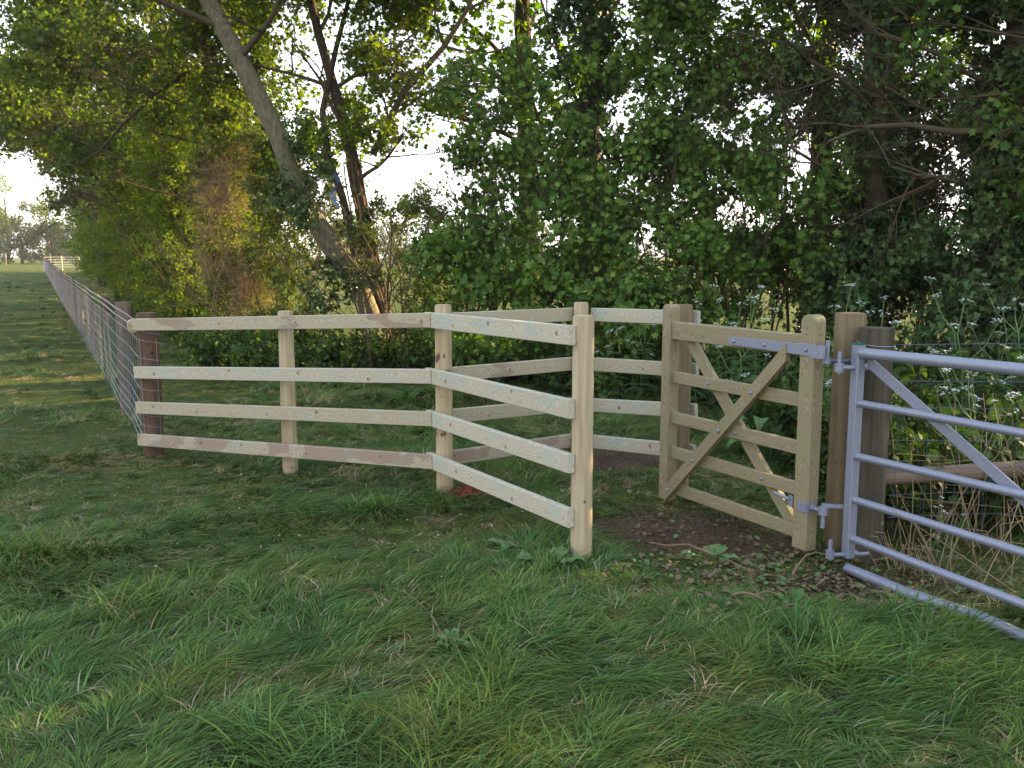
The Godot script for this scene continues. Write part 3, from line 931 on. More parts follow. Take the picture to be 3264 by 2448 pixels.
func build_hedge() -> void:
	var d := 13.4
	var i := 0
	while d < 73.0:
		var step := 1.9 if d < 30.0 else (3.0 if d < 50.0 else 4.2)
		var x := hedge_x(d) + 1.0
		var z := -d
		var w := step * 0.62
		if d > 28.0:
			x = hedge_x(d) + w * 1.1
		if i < 3:
			x = [-3.05, -4.15, -5.35][i]
			z = [-13.7, -14.6, -16.2][i]
			w = [0.7, 0.62, 0.95][i]
			step = [1.0, 1.5, 1.9][i]
		var sc := 1.0 if d < 20.0 else (1.35 if d < 30.0 else (2.0 if d < 50.0 else 2.8))
		var h := 3.9 + 0.5 * sin(i * 1.7) + minf(1.3, (d - 12.6) * 0.1)
		var label := "leafy hawthorn hedge shrub merged into the hedge along the wire fence"
		if i == 1:
			label = "brown twiggy hedge shrub with bare stems between leafy neighbours"
		elif i == 2:
			label = "yellow-green hedge shrub, paler than its neighbours along the wire fence"
		elif i == 0:
			label = "dark glossy hedge shrub close to the leaning pale trunk"
		var t := thing("hedge_shrub", label, "shrub", Vector3(x, 0, z), "hedge shrubs along the wire fence")
		var st := starter()
		for k in (9 if d < 30.0 else 4):
			grow(st, Vector3(rng.randf_range(-0.5, 0.5), -0.05, rng.randf_range(-0.5, 0.5)), Vector3(rng.randf_range(-0.35, 0.15), 1, rng.randf_range(-0.2, 0.3)), h * rng.randf_range(0.35, 0.5), 0.016, 2 if d < 30.0 else 1, 0.45)
		part(t, "branches", st.commit(), mats["deadtwig"] if i == 1 else mats["twig"])
		var b := [[x, h * 0.78, z, w * 1.15, h * 0.26], [x - 0.1, h * 0.48, z, w * 1.15, h * 0.27], [x - 0.15, h * 0.18, z, w * 1.1, h * 0.2]]
		if i == 1:
			leaves_for(t, [b[1], b[2]], "dead", "straw", 1.5, 1.0, 1.1)
			leaves_for(t, [[x, h * 0.8, z, w * 1.2, h * 0.24], [x, h * 0.45, z - 0.1, w, h * 0.25, 1.0], [x - 0.1, h * 0.2, z - 0.05, w, h * 0.2, 1.0]], "haw", "thinleaf", 2.6, 1.0, 1.2)
		elif i == 0:
			leaves_for(t, b, "haw", "leaf", 3.4, 1.0, 0.8)
		else:
			leaves_for(t, b, "haw", "thinleaf", 4.2, sc, 1.5 if i == 2 else rng.randf_range(1.0, 1.25), 0.75)
		d += step
		i += 1
	# trees standing in the hedge and spreading over the field
	over_tree("spreading tree whose dull green boughs hang over the wire fence", Vector3(-4.6, 0, -15.4), 5.6, [[-6.32, 5.47, -17.0, 1.15, 0.95], [-5.07, 4.12, -15.5, 0.75, 0.6], [-6.39, 4.3, -17.0, 1.1, 0.6], [-4.92, 5.28, -15.0, 1.0, 0.75], [-4.3, 4.6, -14.6, 0.6, 0.8], [-5.2, 6.5, -15.4, 1.6, 0.8], [-4.4, 3.3, -14.4, 0.5, 0.5]], 1.9, 1.0, [Vector3(-4.24, 4.0, -15.0), Vector3(-4.53, 4.35, -15.0), Vector3(-5.11, 4.31, -15.0), Vector3(-5.63, 4.03, -15.1), Vector3(-6.23, 3.61, -15.3), Vector3(-6.78, 3.2, -15.6), Vector3(-7.4, 3.0, -16.0)])
	over_tree("broad tree leaning out of the hedge above the middle of the wire fence", Vector3(-7.4, 0, -20.0), 6.2, [[-8.28, 5.41, -19.0, 1.35, 1.1], [-10.81, 5.21, -22.0, 1.4, 1.0], [-9.92, 4.17, -22.0, 1.3, 0.65], [-10.1, 6.4, -20.0, 1.4, 1.1], [-7.75, 3.54, -19.0, 1.0, 0.7], [-8.0, 7.2, -20.0, 1.8, 0.9]], 1.9, 1.2, [Vector3(-7.4, 2.6, -20.0), Vector3(-8.2, 3.4, -20.4), Vector3(-9.2, 3.9, -21.0), Vector3(-10.3, 4.1, -21.6), Vector3(-11.5, 4.0, -22.4)])
	over_tree("tree with drooping boughs reaching farthest out over the open grass", Vector3(-10.6, 0, -26.0), 6.5, [[-12.74, 4.6, -25.0, 1.4, 0.8], [-13.6, 5.6, -26.5, 1.6, 1.0], [-11.6, 6.0, -26.0, 1.8, 1.2], [-11.6, 4.3, -26.0, 1.2, 0.5, 0.8], [-14.6, 5.4, -28.0, 1.2, 0.6, 0.8]], 1.7, 1.5, [Vector3(-10.6, 2.6, -26.0), Vector3(-11.4, 3.6, -26.0), Vector3(-12.6, 4.4, -26.2), Vector3(-14.0, 4.8, -26.8), Vector3(-15.4, 4.9, -27.5)])
	over_tree("tree in the far run of the hedge with a low green crown", Vector3(-18.5, 0, -42.0), 7.0, [[-18.6, 5.2, -42.0, 1.9, 1.5], [-19.6, 4.2, -43.0, 1.3, 1.0], [-18.0, 6.6, -42.0, 2.2, 1.2]], 1.9, 2.0, [Vector3(-18.5, 2.6, -42.0), Vector3(-19.2, 3.4, -42.4), Vector3(-20.0, 3.9, -43.0), Vector3(-20.6, 4.2, -43.6)])
	over_tree("tree at the end of the hedge where the fence turns", Vector3(-31.0, 0.2, -72.0), 8.0, [[-31.2, 5.0, -72.0, 2.4, 2.2], [-31.8, 3.4, -73.0, 1.8, 1.3], [-30.0, 6.4, -72.0, 2.6, 1.4]], 2.0, 2.6, [Vector3(-31.0, 2.0, -72.0), Vector3(-31.8, 3.2, -72.4), Vector3(-32.6, 4.2, -73.0)])

func over_tree(label: String, at: Vector3, h: float, blobs: Array, lai: float, scale: float, limb: Array) -> void:
	var t := thing("hedgerow_tree", label, "tree", at)
	var st := starter()
	tube(st, [Vector3(0, -0.05, 0), Vector3(0.03, h * 0.2, 0), Vector3(-0.1, h * 0.45, 0.05), Vector3(-0.25, h * 0.75, 0.1), Vector3(-0.3, h, 0.1)], [0.19, 0.16, 0.13, 0.09, 0.04], 10, 1.0, true, 0.2)
	part(t, "trunk", st.commit(), mats["darkbark"])
	st = starter()
	var rad := []
	for i in limb.size():
		rad.append(lerpf(0.045, 0.012, float(i) / (limb.size() - 1)))
	tube(st, limb.map(func(v): return v - at), rad, 7)
	for i in range(1, limb.size()):
		for j in 2:
			grow(st, limb[i] - at, Vector3(-0.7, rng.randf_range(-0.35, 0.6), rng.randf_range(-0.3, 0.6)), 1.2 * scale, 0.012 * scale, 2, 0.5)
	for k in 6:
		grow(st, Vector3(-0.1, h * (0.4 + 0.09 * k), 0.05), Vector3(-0.9, 0.35, rng.randf_range(-0.5, 0.6)), 1.7, 0.022, 2, 0.55)
	part(t, "branches", st.commit(), mats["darkbark"])
	leaves_for(t, blobs, "dull", "thinleaf", lai * 3.0, scale, 1.1)

func build_far_trees() -> void:
	# hedgerow along the far side of the field, and the one beyond the trees
	var spots := [[-62.0, -134.0, 8.5, 0], [-66.0, -134.0, 5.6, 1], [-69.0, -139.0, 10.0, 0], [-70.5, -134.5, 5.8, 1], [-73.8, -137.0, 13.0, 2], [-74.6, -135.0, 5.6, 1], [-78.0, -139.0, 11.0, 0], [-79.0, -135.0, 5.6, 1], [-61.0, -133.0, 5.0, 1], [-56.0, -133.0, 4.6, 1], [-84.0, -137.0, 5.4, 1], [-51.0, -133.0, 4.4, 1],
		[-36.0, -125.0, 5.0, 1], [-26.0, -126.0, 5.0, 1], [-16.0, -127.0, 5.2, 1], [-6.0, -128.0, 4.6, 1], [4.0, -128.0, 5.0, 1], [14.0, -127.0, 4.8, 1], [24.0, -126.0, 5.4, 1], [34.0, -125.0, 5.0, 1], [44.0, -124.0, 4.6, 1], [54.0, -122.0, 5.0, 1], [64.0, -120.0, 5.4, 1]]
	for s in spots:
		var k: int = s[3]
		var wide := 3.2 if s[0] < -50.0 else 5.6
		var t := thing("distant_tree" if k != 1 else "distant_hedge_bush", ["sunlit pale spring tree rising above the far hedge", "dark low bush in the far hedgerow across the field", "tall thin-crowned tree with hazy golden leaves over the far hedge"][k], "tree" if k != 1 else "bush", Vector3(s[0], 0.2, s[1]), "" if k == 2 else ("trees above the far hedge" if k == 0 else "bushes of the far hedgerow"))
		var st := starter()
		var h: float = s[2]
		tube(st, [Vector3(0, -0.1, 0), Vector3(0.1, h * 0.4, 0), Vector3(0, h * 0.8, 0)], [0.25, 0.18, 0.06], 7)
		part(t, "trunk", st.commit(), mats["darkbark"])
		st = starter()
		for j in 6:
			grow(st, Vector3(0, h * (0.25 + 0.08 * j), 0), Vector3(cos(j * 2.4), 0.8, sin(j * 2.4)), h * 0.35, 0.08, 2, 0.5)
		part(t, "branches", st.commit(), mats["twig"])
		if k == 1:
			leaves_for(t, [[s[0], h * 0.62, s[1], wide, h * 0.4], [s[0], h * 0.25, s[1], wide * 1.1, h * 0.27]], "dull", "leaf", 3.2, 4.0, 0.8)
		elif k == 0:
			leaves_for(t, [[s[0], h * 0.68, s[1], 3.0, h * 0.34], [s[0], h * 0.3, s[1], 3.0, h * 0.24]], "yellow", "thinleaf", 2.2, 4.0, 1.1)
		else:
			leaves_for(t, [[s[0], h * 0.75, s[1], 2.4, h * 0.26, 0.6], [s[0], h * 0.45, s[1], 3.2, h * 0.26]], "yellow", "thinleaf", 2.0, 4.0, 1.2)

# ------------------------------------------------------------------ post and rail fence
func rail(t: Node3D, a: Vector3, b: Vector3, k: int, h := 0.09) -> void:
	var l := (b - a).length()
	var xf := along(a - t.position, b - t.position)
	part(t, "rail", board(l, h, 0.038, 0.003, rng.randf(), l / 2.6), mats["rail%d" % k], xf)

func build_rail_fence() -> void:
	var t := thing("post_and_rail_fence", "new pale timber post and rail fence bent around the gateway", "fence", Vector3(-0.425, 0, -5.72))
	var mid := Vector3(-1.565, 0, -6.40)
	var p2 := Vector3(-0.425, 0, -5.72)
	var near := Vector3(0.345, 0, -4.46)
	var back := Vector3(0.47, 0, -6.3)
	var latch := Vector3(1.065, 0, -5.74)
	var posts := [[mid, 0.054, 1.135, "pole"], [p2, 0.054, 1.215, "pole_knotty"], [near, 0.054, 1.23, "pole"], [back, 0.052, 1.2, "pole"], [latch, 0.056, 1.215, "gatepost"]]
	for i in posts.size():
		var q: Array = posts[i]
		var g := ground_at(q[0].x, q[0].z)
		var o := part(t, "post", round_post(q[1], q[2] - g, i * 1.3, 0.1, 0.96), mats[q[3]], Transform3D(Basis(Vector3.UP, [0.6, 2.2, 4.0, 1.0, 3.0][i]), q[0] + Vector3(0, g, 0) - t.position))
		o.set_meta("label", ["pale round post behind the long rails", "round post with dark bark stains where the rails meet", "clean pale round post at the free ends of the rails", "round post at the back corner of the enclosure", "tan round post the gate closes against"][i])
	# long run
	var e := Vector3(0.877, 0, 0.481)
	var n := Vector3(-0.481, 0, 0.877)
	var l0 := Vector3(-2.76, 0, -7.0) - e * 0.035 + n * 0.1
	var l1 := p2 - e * 0.035 + n * 0.074
	var hl := [1.0, 0.64, 0.372, 0.125]
	var hr := [1.122, 0.775, 0.508, 0.236]
	var kk := [0, 1, 2, 3]
	for i in 4:
		rail(t, l0 + Vector3(0, hl[i], 0), l1 + Vector3(0, hr[i], 0), kk[i])
	# angled run
	e = (near - p2).normalized()
	n = Vector3(-e.z, 0, e.x) * -1.0
	if n.z < 0:
		n = -n
	var a0 := p2 + n * 0.074 - e * 0.075
	var a1 := near + n * 0.074 + e * 0.012
	var hn := [1.138, 0.781, 0.512, 0.238]
	for i in 4:
		rail(t, a0 + Vector3(0, hr[i] - 0.002, 0), a1 + Vector3(0, hn[i], 0), [4, 1, 4, 4][i], 0.094)
	# back run, on the far side of the posts
	e = (back - p2).normalized()
	n = Vector3(e.z, 0, -e.x)
	if n.z > 0:
		n = -n
	var hb := [1.115, 0.775, 0.49, 0.235]
	for i in 4:
		rail(t, p2 + n * 0.075 - e * 0.1 + Vector3(0, hr[i] - 0.01, 0), back + n * 0.074 - e * 0.004 + Vector3(0, hb[i], 0), [2, 0, 2, 3][i])
	e = (latch - back).normalized()
	n = Vector3(e.z, 0, -e.x)
	if n.z > 0:
		n = -n
	var he := [1.13, 0.80, 0.545, 0.28]
	for i in 4:
		rail(t, back + n * 0.074 + e * 0.04 + Vector3(0, hb[i], 0), latch + n * 0.077 + e * 0.06 + Vector3(0, he[i], 0), [1, 2, 1, 1][i])

# ------------------------------------------------------------------ wire fence by the field
func fence_point(d: float) -> Vector3:
	var x := -2.76 - 0.512 * (d - 7.0)
	return Vector3(x, ground_at(x, -d), -d)

func build_wire_fence() -> void:
	var c := Vector3(-2.76, 0, -7.0)
	var t := thing("wire_stock_fence", "galvanised wire stock fence with barbed top strands running down the field", "fence", c)
	var ds := [7.0, 8.9, 11.1, 14.4, 17.4, 20.6, 23.8, 27.0, 30.2, 33.4, 36.6, 39.8, 43.0, 46.5, 50.0, 53.5, 57.0, 60.5, 64.0, 67.5, 71.0, 75.0]
	var last := fence_point(75.0)
	var stake_meshes := []
	for i in 3:
		stake_meshes.append(round_post(0.047, 1.02, 20.0 + i, 0.1, 0.95))
	for i in ds.size():
		var p := fence_point(ds[i])
		if i < 2 or i == ds.size() - 1:
			var h := 1.085 if i == 0 else (1.07 if i == 1 else 1.15)
			var o := part(t, "strainer_post", round_post(0.079 if i == 0 else 0.074, h - (ground_at(c.x, c.z) if i == 0 else 0.0), 30.0 + i, 0.1, 0.97), mats["strainer"] if i == 0 else mats["stake"], Transform3D(Basis(Vector3.UP, i * 2.0), p - c))
			if i == 0:
				o.set_meta("label", "thick dark brown corner post wrapped with wire ends")
		else:
			part(t, "stake", stake_meshes[i % 3], mats["strainer"] if i == 2 else mats["stake"], Transform3D(Basis(Vector3.UP, i * 1.7).rotated(Vector3.RIGHT, rng.randf_range(-0.03, 0.03)), p - c + Vector3(0, rng.randf_range(-0.04, 0.02), 0)))
	# horizontal strut between the two strainer posts, its sawn end showing
	var s0 := fence_point(8.9) + Vector3(0.08, 0.86, 0.0)
	var s1 := Vector3(-2.848, 0.985, -6.965)
	part(t, "strut", tube_mesh([s0 - c, s1 - c], [0.048, 0.048], 16), mats["pole"])
	# strands, on the field side of the stakes
	var side := Vector3(-0.89, 0, 0.456)
	var heights := [1.03, 0.965, 0.90, 0.765, 0.64, 0.53, 0.42, 0.33, 0.25, 0.18, 0.10]
	for hi in heights.size():
		var pts := []
		for i in ds.size():
			var p := fence_point(ds[i])
			var off := 0.052 if (i > 1 and i < ds.size() - 1) else 0.082
			var y: float = heights[hi] + (0.0 if i > 0 else -ground_at(c.x, c.z) * 0.5)
			pts.append(p + side * off + Vector3(0, y, 0) - c)
			if i < ds.size() - 1:
				var q := fence_point((ds[i] + ds[i + 1]) * 0.5)
				pts.append(q + side * 0.056 + Vector3(0, heights[hi] - 0.012, 0) - c)
		# wrapped round the corner post
		var wrap := []
		for k in 9:
			var a: float = lerpf(-0.25, 2.9, k / 8.0)
			var dirn := Vector3(-cos(a) * 0.89 + sin(a) * 0.45, 0, cos(a) * 0.456 + sin(a) * 0.89)
			wrap.push_front(dirn * 0.083 + Vector3(0, heights[hi] - 0.006 * k, 0))
		wrap.append_array(pts)
		var st := starter()
		var r := 0.0024 if hi < 2 else 0.0017
		tube(st, wrap, wrap.map(func(_v): return r), 5)
		if hi < 2:
			for i in wrap.size() - 1:
				var l: float = (wrap[i + 1] - wrap[i]).length()
				var cnt := int(l / 0.1)
				if wrap[i].length() > 30.0:
					continue
				for k in cnt:
					var p: Vector3 = wrap[i].lerp(wrap[i + 1], (k + 0.5) / cnt)
					for j in 2:
						var a := rng.randf() * TAU
						var v := Vector3(cos(a) * 0.5, sin(a), cos(a) * 0.8).normalized() * 0.014
						tube(st, [p - v, p + v], [0.0016, 0.0012], 3, 1.0, false)
		part(t, "barbed_wire" if hi < 2 else "line_wire", st.commit(), mats["wire"])
	# upright stay wires
	var st := starter()
	var d := 7.12
	while d < 74.5:
		var p := fence_point(d) + side * 0.057 - c
		tube(st, [p + Vector3(0, 0.10, 0), p + Vector3(0, 0.90, 0)], [0.0012, 0.0012], 4, 1.0, false)
		d += 0.15 if d < 30.0 else 0.3
	for k in 2:
		var a := 0.7 + 1.5 * k
		var dirn := Vector3(-cos(a) * 0.89 + sin(a) * 0.45, 0, cos(a) * 0.456 + sin(a) * 0.89) * 0.085
		tube(st, [dirn + Vector3(0, 0.10, 0), dirn + Vector3(0, 0.89, 0)], [0.0016, 0.0016], 4, 1.0, false)
	part(t, "stay_wires", st.commit(), mats["wire"]).set_meta("kind", "stuff")
	# green fine mesh low on the fence
	st = starter()
	d = 7.05
	while d < 20.0:
		var p := fence_point(d) + side * 0.062 - c
		tube(st, [p + Vector3(0, 0.0, 0), p + Vector3(0, 0.80 if d < 11.0 else 0.2, 0)], [0.0008, 0.0008], 3, 1.0, false)
		d += 0.055 if d < 11.0 else 0.09
	part(t, "fine_netting", st.commit(), mats["netting"]).set_meta("kind", "stuff")

	# return at the far corner
	var f := thing("corner_return_fence", "short wire-strung return with sunlit posts at the far fence corner", "fence", last)
	var rp := []
	for k in 3:
		var p := last + Vector3(0.62 + 0.85 * k, 0, -1.6 - 1.2 * k)
		p.y = ground_at(p.x, p.z)
		rp.append(p - last)
		part(f, "post", round_post(0.08, 1.22, 50.0 + k, 0.1, 0.97), mats["pole"], Transform3D(Basis(), p - last))
	for k in 5:
		var y := 1.12 - 0.2 * k
		part(f, "line_wire", tube_mesh([Vector3(0, y, 0), rp[0] + Vector3(0, y, 0), rp[1] + Vector3(0, y, 0), rp[2] + Vector3(0, y, 0), rp[2] + Vector3(0.6, y, -0.4)], [0.012, 0.012, 0.012, 0.012, 0.012], 5), mats["wire"])
	# stakes standing along the far hedge
	for q in [[-64.5, -119.0], [-58.3, -118.0]]:
		var g := thing("field_stake", "thin lone fence stake standing before the far hedge", "stake", Vector3(q[0], ground_at(q[0], q[1]), q[1]), "stakes before the far hedge")
		part(g, "shaft", round_post(0.07, 1.5, q[0], 0.1, 0.95), mats["gatepost"])
		part(g, "tie_wire", tube_mesh([Vector3(-0.08, 1.2, 0.09), Vector3(0.09, 1.2, 0.09)], [0.008, 0.008], 5), mats["wire"])

# ------------------------------------------------------------------ wooden gate
func build_wooden_gate() -> void:
	var latch := Vector3(0.955, 0, -5.55)
	var hang := Vector3(1.49, 0, -4.57)
	var t := thing("wooden_gate", "small tan wooden gate with crossed braces and galvanised hinges", "gate", latch)
	var x := (hang - latch).normalized()
	t.transform = Transform3D(Basis(x, Vector3.UP, x.cross(Vector3.UP)), latch)
	var length := (hang - latch).length()
	for e in 2:
		var w := 0.038 if e == 0 else 0.047
		var top := 1.228
		var bot := 0.035
		var out := [Vector2(-w, bot), Vector2(w, bot)]
		var rr := w * 0.98
		for k in 9:
			var a := PI * k / 8.0
			out.append(Vector2(cos(a) * w, top - rr * 0.75 + sin(a) * rr * 0.75))
		var o := part(t, "stile", slab(out, 0.075, 0.004), mats["gate%d" % e], Transform3D(Basis(), Vector3(0 if e == 0 else length, 0, 0)))
		o.set_meta("label", ["closing stile with rounded top", "thick hinge-side stile with rounded top and knots"][e])
	var ys := [1.072, 0.792, 0.546, 0.333, 0.112]
	for i in 5:
		var h := 0.105 if i == 0 else 0.07
		part(t, "bar", board(length - 0.075, h, 0.055 if i == 0 else 0.03, 0.004, 0.13 * i, 0.9), mats["gate%d" % (i % 2)], Transform3D(Basis(), Vector3(0.036, ys[i], -0.004)))
	var a := Vector3(0.03, 0.075, 0.032)
	var b := Vector3(length - 0.13, 1.03, 0.032)
	part(t, "brace", brace(a, b, 0.066, 0.034), mats["gate0"])
	a = Vector3(0.13, 1.03, -0.036)
	b = Vector3(length - 0.07, 0.09, -0.036)
	part(t, "brace", brace(a, b, 0.066, 0.03), mats["gate1"])
	var cross := func(y: float) -> float:
		return lerpf(0.03, length - 0.13, (y - 0.075) / 0.955)
	var cross2 := func(y: float) -> float:
		return lerpf(0.13, length - 0.07, (1.03 - y) / 0.94)
	var head := dome(0.0115, 0.008)
	for i in range(1, 4):
		part(t, "bolt", head, mats["galv"], Transform3D(Basis(), Vector3(cross.call(ys[i]), ys[i], 0.05)))
		part(t, "bolt", head, mats["galv"], Transform3D(Basis(), Vector3(cross2.call(ys[i]), ys[i], 0.012)))
	part(t, "bolt", head, mats["galv"], Transform3D(Basis(), Vector3(0.06, 0.105, 0.05)))
	part(t, "bolt", head, mats["galv"], Transform3D(Basis(), Vector3(length - 0.06, 0.095, 0.012)))
	# top hinge band
	var y0 := 1.055
	var band := part(t, "hinge_band", slab([Vector2(0.56, y0 - 0.022), Vector2(length + 0.055, y0 - 0.03), Vector2(length + 0.06, y0 + 0.03), Vector2(0.56, y0 + 0.022), Vector2(0.552, y0)], 0.007, 0.0015), mats["galv"], Transform3D(Basis(), Vector3(0, 0, 0.0415)))
	for bx in [0.6, 0.83, length - 0.0]:
		part(band, "bolt", dome(0.012, 0.009), mats["galv"], Transform3D(Basis(), Vector3(bx, y0, 0.0035)))
	var eye := starter()
	var loop := []
	for k in 12:
		var an := lerpf(1.9, -3.6, k / 11.0)
		loop.append(Vector3(length + 0.115 + cos(an) * 0.021, 0, 0.02 + sin(an) * 0.021))
	loop.push_front(Vector3(length + 0.06, 0, 0.0415))
	for k in loop.size() - 1:
		var p: Vector3 = loop[k]
		var q: Vector3 = loop[k + 1]
		quad(eye, p + Vector3(0, y0 - 0.03, 0), q + Vector3(0, y0 - 0.03, 0), q + Vector3(0, y0 + 0.03, 0), p + Vector3(0, y0 + 0.03, 0))
	part(band, "hinge_eye", eye.commit(), mats["galv"])
	var px := length + 0.115
	part(t, "hinge_pin", tube_mesh([Vector3(px, y0 - 0.05, 0.02), Vector3(px, y0 + 0.055, 0.02)], [0.0105, 0.0105], 10), mats["galv"])
	part(t, "hinge_collar", tube_mesh([Vector3(px, y0 - 0.058, 0.02), Vector3(px, y0 - 0.034, 0.02)], [0.02, 0.02], 12), mats["galv"])
	part(t, "hinge_bolt", tube_mesh([Vector3(px, y0 - 0.047, 0.02), Vector3(px + 0.09, y0 - 0.047, -0.11)], [0.0105, 0.0105], 9), mats["oldwire"])
	# bottom hinge bracket
	var yb := 0.262
	var brk := part(t, "hinge_bracket", board(0.058, 0.052, 0.007, 0.001), mats["galv"], Transform3D(Basis(), Vector3(length - 0.012, yb, 0.0415)))
	part(brk, "side_plate", board(0.05, 0.05, 0.007, 0.001), mats["galv"], Transform3D(Basis(Vector3.UP, HALF_PI), Vector3(0.0625, 0, 0.0)))
	part(brk, "nut", tube_mesh([Vector3(0.066, 0.0, -0.03), Vector3(0.084, 0.0, -0.03)], [0.016, 0.016], 6), mats["galv"])
	part(brk, "shank", tube_mesh([Vector3(0.08, 0.0, -0.03), Vector3(0.125, 0.0, -0.03)], [0.01, 0.01], 9), mats["galv"])
	part(brk, "ring", tube_mesh([Vector3(0.14, -0.018, -0.03), Vector3(0.14, 0.022, -0.03)], [0.025, 0.025], 14), mats["galv"])
	part(brk, "hook_pin", tube_mesh([Vector3(0.14, -0.085, -0.03), Vector3(0.14, 0.04, -0.03)], [0.0115, 0.0115], 10), mats["galv"])
	part(brk, "hook_plate", board(0.09, 0.018, 0.03, 0.003), mats["galv"], Transform3D(Basis(Vector3.UP, 0.9), Vector3(0.14, 0.028, -0.03)))
	part(t, "back_plate", board(0.028, 0.058, 0.007, 0.001), mats["galv"], Transform3D(Basis(), Vector3(length - 0.078, yb + 0.01, 0.038)))
	part(t, "threaded_rod", tube_mesh([Vector3(length - 0.165, yb + 0.032, 0.052), Vector3(length - 0.07, yb + 0.02, 0.045)], [0.009, 0.009], 9), mats["galv"])

func brace(a: Vector3, b: Vector3, h: float, t: float) -> ArrayMesh:
	# ends cut upright
	var d := b - a
	var up := Vector3(0, h * 0.5 / cos(atan2(absf(d.y), absf(d.x))), 0)
	var z := Vector3(0, 0, t / 2.0)
	var st := starter()
	var p := [a - up - z, a - up + z, a + up + z, a + up - z]
	var q := [b - up - z, b - up + z, b + up + z, b + up - z]
	for k in 4:
		var j := (k + 1) % 4
		var v0 := 0.1 if k % 2 == 0 else 0.03
		var v1 := 0.25 if k % 2 == 0 else 0.97
		quad(st, p[k], p[j], q[j], q[k], Vector2(0, v0), Vector2(0, v1), Vector2(0.5, v1), Vector2(0.5, v0))
	quad(st, p[3], p[2], p[1], p[0], Vector2(0, 0), Vector2(0.03, 0), Vector2(0.03, 1), Vector2(0, 1))
	quad(st, q[0], q[1], q[2], q[3], Vector2(0, 0), Vector2(0.03, 0), Vector2(0.03, 1), Vector2(0, 1))
	return st.commit()

func build_gate_posts() -> void:
	var p := Vector3(1.73, 0, -4.73)
	p.y = ground_at(p.x, p.z)
	var t := thing("gate_post", "thick tan round timber post the small wooden gate hangs from", "post", p)
	part(t, "shaft", round_post(0.079, 1.225 - p.y, 61.0, 0.1, 0.99), mats["gatepost"], Transform3D(Basis(Vector3.UP, 1.4), Vector3.ZERO))
	part(t, "staple", tube_mesh([Vector3(-0.03, 0.62, 0.078), Vector3(-0.025, 0.64, 0.083), Vector3(-0.005, 0.64, 0.084), Vector3(0.0, 0.62, 0.079)], [0.0018, 0.0018, 0.0018, 0.0018], 5), mats["oldwire"])
	p = Vector3(1.79, 0, -4.54)
	p.y = ground_at(p.x, p.z)
	t = thing("old_post", "grey weathered round post with wire round it behind the metal gate", "post", p)
	part(t, "shaft", round_post(0.084, 1.165 - p.y, 67.0, 0.1, 1.0), mats["oldpost"], Transform3D(Basis(Vector3.UP, 0.4), Vector3.ZERO))
	for y in [1.09, 1.045]:
		var loop := []
		for k in 17:
			var a := TAU * k / 16.0
			loop.append(Vector3(cos(a) * 0.089, y - p.y + 0.012 * sin(a + y * 9.0), sin(a) * 0.089))
		part(t, "wire_loop", tube_mesh(loop, loop.map(func(_v): return 0.0018), 5), mats["wire"])

func build_metal_gate() -> void:
	var s := Vector3(1.655, 0, -4.40)
	var x := Vector3(0.373, 0, 0.928).normalized()
	var t := thing("metal_field_gate", "galvanised tubular steel field gate with five bars standing open", "gate", s)
	t.transform = Transform3D(Basis(x, Vector3.UP, x.cross(Vector3.UP)), s)
	var length := 3.0
	part(t, "hanging_stile", board(1.05, 0.05, 0.05, 0.006), mats["galv"], Transform3D(Basis(Vector3(0, 1, 0), Vector3(-1, 0, 0), Vector3(0, 0, 1)), Vector3(0, 0.045, 0)))
	part(t, "stile_cap", board(0.054, 0.006, 0.054, 0.001), mats["greencap"], Transform3D(Basis(), Vector3(-0.027, 1.098, 0)))
	part(t, "end_stile", board(1.05, 0.05, 0.05, 0.006), mats["galv"], Transform3D(Basis(Vector3(0, 1, 0), Vector3(-1, 0, 0), Vector3(0, 0, 1)), Vector3(length, 0.045, 0)))
	var ys := [1.056, 0.815, 0.556, 0.34, 0.146]
	var ye := [1.09, 0.838, 0.607, 0.37, 0.158]
	for i in 5:
		var r := 0.026 if i == 0 else 0.0185
		part(t, "bar", tube_mesh([Vector3(0.02, ys[i], 0), Vector3(length * 0.5, lerpf(ys[i], ye[i], 1.0), 0), Vector3(length - 0.02, ye[i], 0)], [r, r, r], 18), mats["galv"])
	part(t, "brace", brace(Vector3(0.03, 1.02, -0.03), Vector3(1.75, 0.13, -0.03), 0.05, 0.008), mats["galv"])
	# hinge eye bolts through the stile
	for y in [0.985, 0.06]:
		var h := part(t, "hinge_bolt", tube_mesh([Vector3(-0.02, y, 0.075), Vector3(0.0, y, 0.03), Vector3(0.02, y - 0.006, -0.11)], [0.011, 0.011, 0.011], 9), mats["galv"])
		part(h, "nut", tube_mesh([Vector3(0.001, y, -0.026), Vector3(0.005, y, -0.046)], [0.02, 0.02], 6), mats["galv"])
		part(h, "eye", tube_mesh([Vector3(-0.03, y - 0.02, 0.085), Vector3(-0.03, y + 0.02, 0.085)], [0.022, 0.022], 12), mats["galv"])
		part(h, "pin", tube_mesh([Vector3(-0.03, y - 0.03, 0.085), Vector3(-0.03, y + 0.075, 0.085)], [0.0105, 0.0105], 10), mats["galv"])
	# pipe on the ground below the gate
	var a := Vector3(1.64, 0.028, -4.36)
	var q := thing("steel_pipe", "long galvanised steel pipe lying on the ground below the open metal gate", "pipe", a)
	var pts := []
	for k in 8:
		var p := a + x * (k * 0.4)
		p.y = ground_at(p.x, p.z) + 0.03
		pts.append(p - a)
	part(q, "tube", tube_mesh(pts, pts.map(func(_v): return 0.026), 16), mats["galv"])
	part(q, "open_end", tube_mesh([pts[0] - x * 0.002, pts[0] - x * 0.004], [0.02, 0.02], 12), mats["oldwire"])

